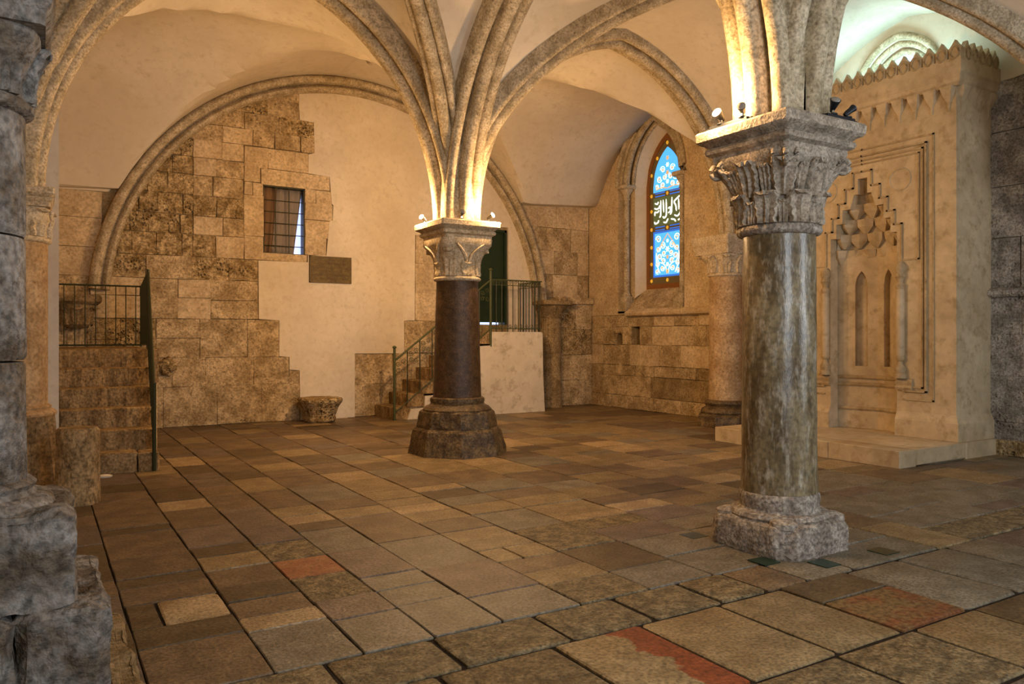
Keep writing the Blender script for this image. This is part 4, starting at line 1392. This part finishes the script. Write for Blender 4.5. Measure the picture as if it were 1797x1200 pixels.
roughen(rough_box(-0.58, 0.125, 3.42, 4.14, 0.46, 0.83, 0.045, M['pier_grey'], 'pedestal_block', col), 0.06, 0.16, 4)
roughen(rough_box(-0.085, 0.235, 3.40, 4.28, 0.0, 0.455, 0.04, M['pier_grey'], 'pedestal_block', col), 0.06, 0.16, 4)
roughen(rough_box(-0.58, -0.07, 3.36, 4.28, 0.0, 0.455, 0.04, M['pier_grey'], 'pedestal_block', col), 0.06, 0.16, 4)
roughen(rough_box(0.23, 0.36, 3.2, 4.42, 0.0, 0.11, 0.03, M['ashlar_dark'], 'foot_stone', col), 0.06, 0.16, 4)
# --- worn half column in the far right corner
HC = (9.30, 13.66)
col = root('half_column', HC, 'worn half column with broken capital in the far corner beside the whitewashed stair')
MB().lathe([(0.27, 0.0), (0.25, 0.3), (0.24, 1.0), (0.235, 1.9)], HC, 24).build('shaft', M['ashlar_dark'], col, smooth=50)
MB().lathe([(0.24, 1.88), (0.26, 1.92), (0.25, 1.96), (0.27, 2.05), (0.33, 2.15)], HC, 24, sq=lambda z: 2 if z < 2 else 4).build('capital', M['ashlar_dark'], col, smooth=40)
for k, th in enumerate((-2.6, -1.9, -1.2, -0.6)):
    leaf(HC, th, 1.95, 0.2, 0.07, lambda z: 0.25 + max(0, z - 2.0) * 0.4, 0.06, M['ashlar_dark'], col, 'broken_leaf')
abacus(HC, [(0.32, 2.14), (0.36, 2.17), (0.36, 2.23), (0.34, 2.25)], M['ashlar_dark'], col)
MB().lathe([(0.05, 2.24), (0.06, 2.29), (0.03, 2.35)], (9.58, 13.52), 8).build('broken_knob', M['ashlar_dark'], col, smooth=40)
# --- broken capital in the far left corner
KC = (0.50, 13.72)
col = MB().lathe([(0.10, 1.62), (0.17, 1.66), (0.20, 1.70), (0.26, 1.95), (0.27, 2.0)], KC, 20, sq=lambda z: 2 if z < 1.75 else 4).build('broken_capital', M['ashlar_dark'], wall_back, smooth=40)
abacus(KC, [(0.29, 1.99), (0.33, 2.03), (0.33, 2.10), (0.31, 2.13)], M['ashlar_dark'], col)
for th in (-2.5, -1.57, -0.7):
    leaf(KC, th, 1.68, 0.28, 0.09, lambda z: 0.19 + max(0, z - 1.7) * 0.3, 0.08, M['ashlar_dark'], col, 'broken_leaf')
# ------------------------------------------------------------------ prayer niche (mihrab)
MX, MY0, MY1, NY = 9.65, 5.28, 7.83, 6.555
mih = empty('prayer_niche', (MX, NY, 0.2), 'tall tan marble prayer niche with crested cornice against the right wall', 'prayer niche')


def mf(u, v, d): return (MX - d, u, v)


steps_ = [(0.50, 0.20), (0.50, 2.88), (0.41, 2.88), (0.41, 3.08), (0.31, 3.08), (0.31, 3.27), (0.19, 3.27), (0.13, 3.46), (0.07, 3.46), (0.07, 3.67)]
hole = [(NY + a, b) for a, b in steps_] + [(NY - a, b) for a, b in reversed(steps_)]
outer = [(MY0, 0.20), (NY - 0.5, 0.20)] + [(NY - a, b) for a, b in steps_[1:]] + [(NY + a, b) for a, b in reversed(steps_[1:])] + [(NY + 0.5, 0.20), (MY1, 0.20), (MY1, 4.36), (MY0, 4.36)]
fill_panel(outer, [], mf, -0.16, 0.0).build('front_panel', M['marble'], mih)
MB().box(MX + 0.16, XR + 0.02, MY0, MY0 + 0.10, 0.20, 4.90).build('side_panel', M['marble'], mih)
MB().box(MX, MX + 0.16, MY0 + 0.001, MY0 + 0.10, 4.36, 4.90).build('side_panel', M['marble'], mih)
MB().box(MX + 0.16, XR + 0.02, MY1 - 0.10, MY1, 0.20, 4.90).build('side_panel', M['marble'], mih)
MB().box(MX + 0.02, XR + 0.02, MY0 + 0.02, MY1 - 0.02, 4.80, 4.90).build('roof_slab', M['marble'], mih)
MB().box(MX - 0.001, MX + 0.16, MY0 + 0.1, MY1, 4.36, 4.80).build('frieze', M['marble'], mih)
# base course
fb = [(0.0, 0.20), (0.05, 0.20), (0.05, 0.42), (0.03, 0.45), (0.015, 0.50), (0.0, 0.52)]
MB().loft([[mf(y, z, d) for d, z in fb] for y in (NY + 0.5, MY1)]).build('base_course', M['marble'], mih)
MB().loft([[(MX - d, NY - 0.5, z) for d, z in fb], [(MX - d, MY0 - d, z) for d, z in fb], [(XR - 0.001, MY0 - d, z) for d, z in fb]]).build('base_course', M['marble'], mih)
for u0, u1 in ((NY - 0.72, NY - 0.5), (NY + 0.5, NY + 0.72)):
    MB().loft([[mf(y, z, d) for d, z in ((0, 0.80), (0.03, 0.80), (0.045, 0.83), (0.03, 0.86), (0.04, 0.90), (0.02, 0.94), (0, 0.95))] for y in (u0, u1)]).build('ledge_moulding', M['marble_edge'], mih)


def mould(pts, name='frame_moulding', wd=0.018, d=0.02, parent=mih, mat='marble_edge', closed=False):
    mb = MB()
    n = len(pts)
    for i in range(n if closed else n - 1):
        (a, b), (c, e) = pts[i], pts[(i + 1) % n]
        mb.prism(rect(min(a, c) - wd / 2, max(a, c) + wd / 2, min(b, e) - wd / 2, max(b, e) + wd / 2), mf, -0.01, d)
    return mb.build(name, M[mat], parent)


for hw, b0, t0, dd in ((0.99, 0.68, 4.06, 0.014), (0.90, 0.79, 3.97, 0.03), (0.85, 0.84, 3.91, 0.018)):
    for s in (-1, 1):
        mould([(NY + s * 0.60, b0), (NY + s * hw, b0), (NY + s * hw, t0), (NY, t0)], d=dd, wd=0.022)
# stepped border round the niche head
sb_ = [(0.57, 2.50), (0.57, 2.98), (0.47, 2.98), (0.47, 3.17), (0.37, 3.17), (0.37, 3.36), (0.26, 3.36), (0.26, 3.55), (0.14, 3.55), (0.14, 3.76), (0.0, 3.76)]
for s in (-1, 1):
    mould([(NY + s * a, b) for a, b in sb_], d=0.022, wd=0.022)
    mould([(NY + s * 0.57, 2.50), (NY + s * 0.80, 2.50), (NY + s * 0.80, 3.86), (NY, 3.86)], d=0.016)
    # roundel
    mb = MB()
    rc = (NY + s * 0.545, 3.56)
    mb.loft([[mf(rc[0] + r_ * math.cos(2 * PI * j / 28), rc[1] + r_ * math.sin(2 * PI * j / 28), d) for j in range(28)] for r_, d in ((0.155, -0.005), (0.150, 0.014), (0.138, 0.014), (0.130, 0.004))])
    mb.build('roundel', M['marble'], mih, smooth=30)
# corner colonnettes
for s in (-1, 1):
    c = (MX - 0.03, NY + s * 0.565)
    cn = MB().lathe([(0.05, 1.24), (0.055, 1.28), (0.055, 2.08), (0.05, 2.12)], c, 14).build('colonnette', M['marble'], mih, smooth=40)
    MB().lathe([(0.075, 0.95), (0.078, 1.0), (0.06, 1.02), (0.072, 1.05), (0.068, 1.09), (0.035, 1.13), (0.03, 1.17), (0.055, 1.20), (0.055, 1.23), (0.05, 1.25)], c, 14).build('turned_base', M['marble_edge'], cn, smooth=40)
    MB().lathe([(0.05, 2.11), (0.06, 2.14), (0.06, 2.17), (0.035, 2.20), (0.05, 2.25), (0.065, 2.28), (0.05, 2.33), (0.07, 2.38), (0.06, 2.43), (0.02, 2.48)], c, 14).build('turned_capital', M['marble_edge'], cn, smooth=40)
# niche inside: two back facets with a lancet slot each
K = [(0.50, -0.16), (0.46, -0.20), (0.0, -0.50)]
niche = empty('niche_recess', (0, 0, 0))
niche.parent = mih
niche.location = (-MX, -NY, -0.2)
for s in (-1, 1):
    p0, p1 = (NY + s * 0.49, 0.19), (NY, 0.34)
    L = math.hypot(p1[0] - p0[0], p1[1] - p0[1])
    ey, ex = (p1[0] - p0[0]) / L, (p1[1] - p0[1]) / L
    nx_, ny_ = -abs(ey), (ex if ey > 0 else -ex) * (1 if ey < 0 else 1)
    ny_ = -s * abs(ex)

    def ff(u, v, d, p0=p0, ey=ey, ex=ex, nx_=nx_, ny_=ny_):
        return (MX + p0[1] + ex * u + nx_ * d, p0[0] + ey * u + ny_ * d, v)
    sl_ = arch_loop(0.30, 0.085, 1.08, 2.22, 0.20, 5)
    fill_panel(rect(-0.03, L, 0.20, 2.72), [sl_], ff, -0.09, 0.0).build('niche_facet', M['marble'], niche)
    MB().prism(rect(0.16, 0.44, 1.0, 2.5), ff, -0.11, -0.085).build('lancet_back', M['marble'], niche)
    for z in (0.46, 0.80, 0.90):
        MB().loft([[ff(u, zz, d) for d, zz in ((-0.01, z), (0.02, z), (0.03, z + 0.02), (0.015, z + 0.045), (-0.01, z + 0.05))] for u in (-0.03, L + 0.01)]).build('niche_moulding', M['marble_edge'], niche)
# hood: shrinking tiers with hanging cells
tiers = [(2.70, 1.0), (2.90, 0.93), (3.08, 0.76), (3.28, 0.56), (3.46, 0.30), (3.67, 0.13)]
hood = MB()
n = 13
plan = [(0.50 * math.cos(PI * j / (n - 1)), 0.13 + 0.24 * math.sin(PI * j / (n - 1)) ** 0.8) for j in range(n)]
vs, fs = [], []
for k, (z, s) in enumerate(tiers):
    for (a, b) in plan:
        vs.append((MX + 0.10 + (b - 0.10) * s, NY + a * s, z))
for k in range(len(tiers) - 1):
    for j in range(n - 1):
        a = k * n + j
        fs.append((a, a + 1, a + n + 1, a + n))
fs.append(tuple((len(tiers) - 1) * n + j for j in range(n)))
hood.v, hood.f = vs, fs
hood.build('niche_hood', M['marble'], niche)
for k, (z, s, cnt) in enumerate(((2.52, 0.96, 6), (2.74, 0.86, 5), (2.94, 0.70, 4), (3.14, 0.48, 3))):
    for q in range(cnt):
        t = PI * (q + 0.5) / cnt
        wv = 0.5 * s * PI / cnt * 0.42
        yy, xx = 0.50 * s * math.cos(t), 0.10 + (0.03 + 0.24 * math.sin(t) ** 0.8) * s
        ty, tx = -math.sin(t), 0.7 * math.cos(t)
        L = math.hypot(ty, tx)
        ty, tx = ty / L, tx / L
        iy, ix = -math.cos(t), -math.sin(t)
        top = [(MX + xx + tx * w1 + ix * d, NY + yy + ty * w1 + iy * d, z + 0.20) for w1, d in ((-wv, -0.03), (wv, -0.03), (wv, 0.06), (0, 0.10), (-wv, 0.06))]
        mid2 = [(MX + xx + tx * w1 * 0.9 + ix * d, NY + yy + ty * w1 * 0.9 + iy * d, z + 0.10) for w1, d in ((-wv, -0.03), (wv, -0.03), (wv, 0.045), (0, 0.065), (-wv, 0.045))]
        bot = [(MX + xx + tx * w1 * 0.2 + ix * d, NY + yy + ty * w1 * 0.2 + iy * d, z) for w1, d in ((-wv, -0.03), (wv, -0.03), (wv, 0.0), (0, 0.01), (-wv, 0.0))]
        MB().loft([bot, mid2, top]).build('hanging_cell', M['marble'], niche)
# cornice with corbels and crest
cp = [(-0.01, 4.58), (0.05, 4.58), (0.085, 4.62), (0.10, 4.66), (0.10, 4.70), (0.12, 4.73), (0.12, 4.90), (-0.01, 4.90)]
MB().loft([[(MX - d, MY1 + 0.12, z) for d, z in cp], [(MX - d, MY0 - d, z) for d, z in cp], [(XR - 0.001, MY0 - d, z) for d, z in cp]]).build('cornice', M['marble'], mih)


def corbel(fn, u):
    mb = MB()
    mb.loft([[fn(u + a, z, d) for a, d in ((-w1, -0.01), (w1, -0.01), (w1 * 0.8, dd), (-w1 * 0.8, dd))] for z, w1, dd in ((4.30, 0.012, 0.012), (4.40, 0.022, 0.02), (4.46, 0.055, 0.045), (4.52, 0.075, 0.07), (4.59, 0.095, 0.085))])
    return mb.build('corbel', M['marble'], mih)


nf = 12
for k in range(nf):
    corbel(mf, MY0 + 0.09 + k * (MY1 - MY0 - 0.18) / (nf - 1))
sd = lambda u, v, d: (u, MY0 - d, v)
for k in range(4):
    corbel(sd, MX + 0.10 + k * 0.215)


def merlon(fn, u):
    o = [(u - 0.072, 4.88), (u + 0.072, 4.88), (u + 0.078, 5.02), (u + 0.03, 5.075), (u, 5.125), (u - 0.03, 5.075), (u - 0.078, 5.02)]
    m1 = MB().prism(o, fn, 0.05, 0.115, 0.008).build('merlon', M['marble'], mih)
    pts = [fn(u + 0.052 * math.cos(2 * PI * j / 14), 4.965 + 0.075 * math.sin(2 * PI * j / 14), 0.118) for j in range(14)]
    MB().tube(pts, 0.014, 5, closed=True).build('oval_ring', M['marble_edge'], m1, smooth=60)


nm = 17
for k in range(nm):
    merlon(mf, MY0 - 0.04 + k * (MY1 - MY0 + 0.08) / (nm - 1))
for k in range(5):
    merlon(sd, MX + 0.05 + k * 0.16)
# platform in front of it
plat = empty('stone_platform', (9.37, 6.575, 0), 'low smooth stone platform in front of the prayer niche', 'platform')
rough_box(8.34, XR - 0.03, 5.21, 7.94, 0.0, 0.17, 0.005, M['marble'], 'core', plat, 0.0)
for k in range(3):
    a, b = 5.17 + k * 0.937, 5.17 + (k + 1) * 0.937
    rough_box(8.30, 8.62, a + 0.002, b - 0.002, 0.0, 0.20, 0.012, M['marble'], 'kerb_stone', plat, 0.003)
    rough_box(8.622, 10.16, a + 0.002, b - 0.002, 0.02, 0.198, 0.006, M['marble'], 'top_slab', plat, 0.002)
rough_box(9.66, XR - 0.05, 5.165, 5.30, 0.0, 0.20, 0.012, M['marble'], 'kerb_stone', plat, 0.003)
# fluorescent fitting lying on the niche roof, behind the crest
tl = empty('tube_light', (10.12, 6.5, 4.903), 'fluorescent tube fitting lying on the roof of the prayer niche', 'lamp')
MB().box(10.07, 10.17, 5.75, 7.25, 4.903, 4.943).build('fitting', M['chrome'], tl)
MB().tube([(10.12, 5.80, 4.965), (10.12, 7.20, 4.965)], 0.018, 8).build('tube', M['tube_on'], tl, smooth=60)
l = daylight('tube_glow', (10.12, 6.5, 4.99), (PI, 0, 0), 0.06, 1.4, P_TUBE, (0.55, 0.93, 1.0))

# ------------------------------------------------------------------ wide stair on the left
st = empty('staircase', (0.5, 9.47, 0), 'broad worn stone stair climbing to a landing on the left', 'staircase')
RS, TR, Y0S = 0.223, 0.28, 9.47
for k in range(6):
    y0 = Y0S + k * TR
    x1 = 1.12 + 0.03 * k
    rough_box(0.19, x1 if k else 0.93, y0, y0 + TR + 0.04 if k < 5 else 10.95, 0.0 if k < 5 else 4 * RS, (k + 1) * RS, 0.022, M['step'], 'step', st, 0.008)
rough_box(0.945, 1.15, Y0S - 0.01, Y0S + TR, 0.0, RS - 0.015, 0.02, M['step'], 'step_block', st, 0.008)
rough_box(0.19, 1.33, 10.95, YB - 0.02, 0.9, 6 * RS - 0.004, 0.01, M['step'], 'landing', st, 0.004)
rough_box(0.9, 1.31, 10.96, YB - 0.02, 0.0, 0.9, 0.01, M['ashlar'], 'side_wall', st, 0.0)


def bar(parent, p, h, r=0.009, mat='iron_dark', mesh=[None]):
    """round upright bar; all bars share one mesh, scaled to length"""
    if mesh[0] is None:
        tmp = MB().lathe([(1.0, 0.0), (1.0, 1.0)], (0, 0), 6).build('bar', M['iron_dark'])
        mesh[0] = tmp.data
        bpy.data.objects.remove(tmp)
    o = bpy.data.objects.new('bar', mesh[0])
    o.location = Vector(p) - wloc(parent)
    o.scale = (r, r, h)
    o.parent = parent
    COL.objects.link(o)
    return o


rl = empty('stair_railing', (1.10, 9.45, 0), 'thin green iron railing along the broad left stair and its landing', 'railing')


def rx(y): return 1.10 + (y - 9.45) * 0.0667


HL_ = 6 * RS
MB().tube([(rx(9.45), 9.45, 0.0), (rx(9.45), 9.45, 0.98)], 0.022, 8).build('post', M['iron_dark'], rl)
MB().tube([(rx(10.9), 10.9, HL_), (rx(10.9), 10.9, HL_ + 1.02)], 0.018, 8).build('post', M['iron_dark'], rl)
MB().tube([(rx(13.2), 13.2, HL_), (rx(13.2), 13.2, HL_ + 0.93)], 0.015, 8).build('post', M['iron_dark'], rl)
MB().tube([(rx(9.45), 9.45, 0.92), (rx(10.9), 10.9, HL_ + 0.98)], 0.016, 8).build('handrail', M['iron_dark'], rl)
MB().tube([(rx(9.45), 9.45, 0.10), (rx(10.9), 10.9, HL_ + 0.06)], 0.010, 8).build('bottom_rail', M['iron_dark'], rl)
MB().tube([(rx(10.9), 10.9, HL_ + 0.98), (rx(13.2), 13.2, HL_ + 0.93)], 0.014, 8).build('handrail', M['iron_dark'], rl)
MB().tube([(rx(10.9), 10.9, HL_ + 0.06), (rx(13.2), 13.2, HL_ + 0.03)], 0.010, 8).build('bottom_rail', M['iron_dark'], rl)
for k in range(1, 12):
    y = 9.45 + k * 0.1208
    bar(rl, (rx(y), y, 0.10 + k * 0.1208 * 0.896), 0.85)
for k in range(1, 20):
    y = 10.9 + k * 0.115
    bar(rl, (rx(y), y, HL_ + 0.05), 0.90)
MB().tube([(0.0, 13.2, HL_ + 0.93), (rx(13.2), 13.2, HL_ + 0.93)], 0.013, 8).build('handrail', M['iron_dark'], rl)
MB().tube([(0.0, 13.2, HL_ + 0.03), (rx(13.2), 13.2, HL_ + 0.03)], 0.012, 8).build('bottom_rail', M['iron_dark'], rl)
for k in range(9):
    bar(rl, (0.18 + k * 0.137, 13.2, HL_ + 0.03), 0.90, 0.008)

# stump and fragments
sp = empty('column_stump', (0.30, 7.98, 0), 'short broken column stump standing beside the foot of the broad left stair', 'column stump')
rings = []
for z, r_ in ((0.0, 0.185), (0.2, 0.18), (0.5, 0.175), (0.655, 0.172), (0.68, 0.155)):
    rings.append([(0.30 + r_ * random.uniform(0.97, 1.02) * math.cos(2 * PI * j / 20), 7.98 + r_ * random.uniform(0.97, 1.02) * math.sin(2 * PI * j / 20), z) for j in range(20)])
roughen(MB().loft(rings).build('drum', M['step'], sp, smooth=50), 0.025, 0.12, 2)
db = MB().loft([[(0.60 + r_ * 1.7 * math.cos(2 * PI * j / 7), 9.28 + r_ * math.sin(2 * PI * j / 7), z) for j in range(7)] for z, r_ in ((0.0, 0.04), (0.018, 0.045), (0.032, 0.02))]).build('debris_chip', M['debris'], None, smooth=50)
tag(db, 'small white chip lying on the floor by the stair foot', 'debris')
BC = (4.22, 13.36)
bsn = empty('fallen_capital', (BC[0], BC[1], 0), 'fallen round stone capital lying upside down by the plastered wall', 'stone capital')
roughen(MB().lathe([(0.24, 0.0), (0.27, 0.03), (0.275, 0.07), (0.26, 0.10), (0.25, 0.14), (0.28, 0.22), (0.33, 0.32), (0.35, 0.36), (0.35, 0.40), (0.33, 0.42)], BC, 28, sq=lambda z: 2 if z < 0.2 else 2 + (z - 0.2) * 9).build('body', M['rubble'], bsn, smooth=45), 0.04, 0.12, 1)
for k in range(8):
    leaf(BC, 2 * PI * k / 8, 0.12, 0.24, 0.085, lambda z: 0.25 + max(0, z - 0.14) * 0.42, 0.015, M['rubble'], bsn, 'worn_leaf', lobes=2, relief=0.012)

# ------------------------------------------------------------------ short stair to the green door
s2 = empty('side_staircase', (6.9, 13.3, 0), 'narrow stone stair with whitewashed side leading up to the green door', 'staircase')
R2, T2, X2 = 1.58 / 7, 0.28, 5.40
for k in range(7):
    x0 = X2 + k * T2
    x1 = x0 + T2 + 0.05 if k < 6 else 8.58
    rough_box(x0, x1, 12.90, YB - 0.02, k * R2 if k < 6 else 6 * R2, (k + 1) * R2, 0.015, M['step'], 'step' if k < 6 else 'landing', s2, 0.005)
rough_box(X2 + T2 + 0.05, 8.55, 12.94, YB - 0.03, 0.0, R2, 0.01, M['ashlar'], 'core', s2, 0.0)
rough_box(8.2, 8.56, 12.94, YB - 0.03, R2, 6 * R2, 0.01, M['ashlar'], 'core', s2, 0.0)
sd2 = lambda u, v, d: (u, 12.90 - d, v)
wp = [(5.70, 0.0), (8.64, 0.0), (8.60, 0.7), (8.585, 1.555), (8.56, 1.585)]
wp += [(7.40, 1.585)]
for k in range(6, 1, -1):
    xx = X2 + k * T2 + 0.03
    wp += [(xx, k * R2 + 0.015 + (0.0 if k < 6 else 0.0)), ]
    if k > 2: wp += [(xx - T2 + 0.0, k * R2 + 0.0)]
wp += [(5.78, 2 * R2 - 0.09), (5.76, R2 - 0.02)]
wp = [(5.66, 0.0), (8.64, 0.0), (8.60, 0.7), (8.585, 1.555), (8.56, 1.585), (7.40, 1.585)]
for k in range(6, 0, -1):
    top = k * R2 - 0.03
    xr = X2 + (k + 1) * T2 + 0.04
    wp += [(xr, top), (xr - T2 + 0.012, top - 0.012)]
fill_panel(wp, [], sd2, -0.02, 0.035).build('whitewashed_side', M['whitewash'], s2)
r2 = empty('door_railing', (5.42, 12.88, 0), 'ornate green iron railing with scrolls on the narrow stair to the green door', 'railing')
YR = 12.885
def zr(x): return 1.06 + (x - 5.42) * (2.58 - 1.06) / (7.40 - 5.42)
def zl(x): return zr(x) - 0.93


for x, z0, z1, r_ in ((5.42, 0.0, 1.28, 0.026), (7.40, 1.30, 2.76, 0.026)):
    pp = MB().tube([(x, YR, z0), (x, YR, z1)], r_, 8).build('post', M['iron'], r2, smooth=60)
    MB().lathe([(0.02, z1), (0.038, z1 + 0.012), (0.036, z1 + 0.035), (0.01, z1 + 0.05)], (x, YR), 10).build('finial', M['iron'], pp, smooth=60)
MB().tube([(5.42, YR, zr(5.42)), (7.40, YR, zr(7.40))], 0.018, 8).build('handrail', M['iron'], r2, smooth=60)
MB().tube([(5.42, YR, zl(5.42)), (7.40, YR, zl(7.40))], 0.011, 8).build('bottom_rail', M['iron'], r2, smooth=60)


def scroll(c, r_, flip, name='scroll', dirx=(1, 0)):
    pts = []
    for i in range(14):
        t = i / 13
        a = flip * (0.3 + t * 2.6 * PI)
        rr = r_ * (1 - 0.75 * t)
        pts.append((c[0] + dirx[0] * rr * math.cos(a), c[1] + dirx[1] * rr * math.cos(a), c[2] + rr * math.sin(a)))
    return MB().tube(pts, 0.006, 5).build(name, M['iron'], r2)


for k in range(1, 8):
    x = 5.42 + k * 0.2475
    bar(r2, (x, YR, zl(x)), 0.92, 0.010)
for k in range(8):
    x = 5.42 + k * 0.2475 + 0.124
    for s in (-1, 1):
        scroll((x + s * 0.055, YR, zr(x) - 0.13 + s * 0.02), 0.05, s)
        scroll((x + s * 0.05, YR, zr(x) - 0.27), 0.045, -s)
ZT, ZBt = 2.59, 1.65
MB().tube([(7.40, YR, ZT), (8.57, YR, ZT), (8.57, 13.72, ZT)], 0.013, 8).build('handrail', M['iron'], r2)
MB().tube([(7.40, YR, ZT - 0.10), (8.57, YR, ZT - 0.10), (8.57, 13.72, ZT - 0.10)], 0.008, 8).build('middle_rail', M['iron'], r2)
MB().tube([(7.40, YR, ZBt), (8.57, YR, ZBt), (8.57, 13.72, ZBt)], 0.010, 8).build('bottom_rail', M['iron'], r2)
for k in range(1, 10):
    x = 7.40 + k * 0.1255
    bar(r2, (x, YR, 1.585), ZT - 1.585, 0.009)
    scroll((x - 0.06, YR, ZT - 0.05), 0.04, 1)
    scroll((x - 0.06, YR, ZBt + 0.05), 0.04, -1)
for k in range(1, 8):
    y = YR + k * 0.115
    bar(r2, (8.57, y, 1.585), ZT - 1.585, 0.009)
    scroll((8.57, y - 0.055, ZT - 0.05), 0.04, 1, dirx=(0, 1))

# bronze plaque with worn lines of writing
pq = empty('wall_plaque', (4.54, YB - 0.014, 2.47), 'brown inscribed plaque on the plaster beside the barred window', 'plaque')
MB().prism(rect(4.15, 4.93, 2.47, 2.95), back, 0.012, 0.045, 0.006).build('plate', M['bronze'], pq)
for (a, b, c, d) in ((4.15, 4.93, 2.47, 2.485), (4.15, 4.93, 2.935, 2.95), (4.15, 4.165, 2.47, 2.95), (4.915, 4.93, 2.47, 2.95)):
    MB().prism(rect(a, b, c, d), back, 0.02, 0.055).build('rim', M['bronze'], pq)
for r_ in range(6):
    z = 2.89 - r_ * 0.068
    mb = MB()
    x = 4.21
    while x < 4.87:
        w_ = random.uniform(0.010, 0.028)
        h_ = random.uniform(0.018, 0.034)
        mb.prism(rect(x, min(4.875, x + w_), z - h_ / 2, z + h_ / 2), back, 0.04, 0.052)
        x += w_ + random.choice((0.006, 0.008, 0.02))
    tag(mb.build('worn_inscription', M['bronze'], pq), None, None, None, 'stuff')

# ------------------------------------------------------------------ floodlights on the capitals
def frame_of(d):
    d = Vector(d).normalized()
    a = d.cross(Vector((0, 0, 1)))
    if a.length < 0.01: a = Vector((1, 0, 0))
    a.normalize()
    return d, a, d.cross(a)


def floodlight(p, aim, lit, label, power=None, ped=0.06, head=0.036):
    """p: foot on the abacus; aim: beam direction"""
    lp = empty('floodlight', p, label, 'lamp', 'small floodlights on the capitals')
    p = Vector(p)
    hd = p + Vector((0, 0, ped))
    MB().tube([p, hd], 0.009, 8).build('stem', M['chrome'], lp, smooth=60)
    MB().lathe([(0.028, 0), (0.028, 0.008), (0.012, 0.014)], (0, 0), 12).v
    ft = MB().lathe([(0.03, p.z), (0.03, p.z + 0.008), (0.012, p.z + 0.016)], (p.x, p.y), 12).build('foot', M['black'], lp, smooth=40)
    d, a, b = frame_of(aim)
    c0 = hd - d * 0.05
    rings = []
    for t, r_ in ((0.02, 0.014), (0.045, 0.020), (0.08, head * 0.8), (0.10, head), (0.11, head * 1.04)):
        rings.append([c0 + d * t + (a * math.cos(2 * PI * j / 14) + b * math.sin(2 * PI * j / 14)) * r_ for j in range(14)])
    MB().loft(rings).build('lamp_head', M['black'], lp, smooth=45)
    rings = []
    for t, r_ in ((0.110, head * 0.92), (0.116, head * 0.85), (0.122, head * 0.4)):
        rings.append([c0 + d * t + (a * math.cos(2 * PI * j / 14) + b * math.sin(2 * PI * j / 14)) * r_ for j in range(14)])
    MB().loft(rings).build('lens', M['lamp_on' if lit else 'lamp_off'], lp, smooth=45)
    if lit:
        L = bpy.data.lights.new('lamp_glow', 'POINT')
        L.energy = power or P_LAMP
        L.color = WARM
        L.shadow_soft_size = 0.05
        o = bpy.data.objects.new('lamp_glow', L)
        o.location = (c0 + d * 0.19) - p
        o.parent = lp
        COL.objects.link(o)
    return lp


def track(c0, c1, label):
    t = empty('lamp_rail', ((c0[0] + c1[0]) / 2, (c0[1] + c1[1]) / 2, c0[2]), label, 'lamp rail')
    v = Vector(c1) - Vector(c0)
    n_ = Vector((-v.y, v.x, 0)).normalized() * 0.018
    q = [Vector(c0) - n_, Vector(c0) + n_, Vector(c1) + n_, Vector(c1) - n_]
    MB().loft([[(k.x, k.y, k.z) for k in q], [(k.x, k.y, k.z + 0.03) for k in q]]).build('rail_body', M['black'], t)
    for e, s in ((Vector(c0), -1), (Vector(c1), 1)):
        d = v.normalized() * s
        MB().tube([e + Vector((0, 0, 0.012)), e + d * 0.035 + Vector((0, 0, 0.012))], 0.012, 6).build('rail_end', M['black'], t)
    return t


ZA1, ZA2 = H1 + 0.005, H2 + 0.005
floodlight((C2[0] - 0.36, C2[1] + 0.24, ZA2), (-0.8, -0.35, 0.45), True, 'lit floodlight at the left corner of the far column capital', 95)
floodlight((C2[0] - 0.13, C2[1] - 0.375, ZA2), (-0.2, -0.8, 0.5), False, 'unlit floodlight in the middle of the far column capital')
floodlight((C2[0] + 0.27, C2[1] - 0.36, ZA2), (0.45, -0.75, 0.4), True, 'lit floodlight at the right corner of the far column capital', 105)
floodlight((C2[0] + 0.3, C2[1] + 0.36, ZA2), (0.3, 0.7, 0.75), True, 'added unseen fill lamp behind the far column capital', 215)  # unseen lamp, added to brighten the back wall and vault
track((C1[0] - 0.375, C1[1] - 0.05, ZA1), (C1[0] - 0.375, C1[1] + 0.30, ZA1), 'short dark lamp rail on the left edge of the near column capital')
floodlight((C1[0] - 0.375, C1[1] + 0.20, ZA1 + 0.03), (-0.85, -0.1, 0.45), True, 'lit floodlight at the left edge of the near column capital', 75, ped=0.05)
floodlight((C1[0] - 0.375, C1[1] + 0.0, ZA1 + 0.03), (-0.8, -0.5, 0.3), False, 'unlit lamp head next to the lit one on the near column capital', ped=0.05, head=0.030)
track((C1[0] + 0.02, C1[1] - 0.375, ZA1), (C1[0] + 0.32, C1[1] - 0.375, ZA1), 'short dark lamp rail on the right edge of the near column capital')
floodlight((C1[0] + 0.10, C1[1] - 0.375, ZA1 + 0.03), (-0.35, -0.6, 0.7), False, 'unlit round floodlight tilted up on the right of the near column capital', ped=0.05, head=0.036)
floodlight((C1[0] + 0.26, C1[1] - 0.375, ZA1 + 0.03), (0.8, -0.3, 0.65), False, 'unlit slim floodlight tilted right at the edge of the near column capital', ped=0.04, head=0.026)
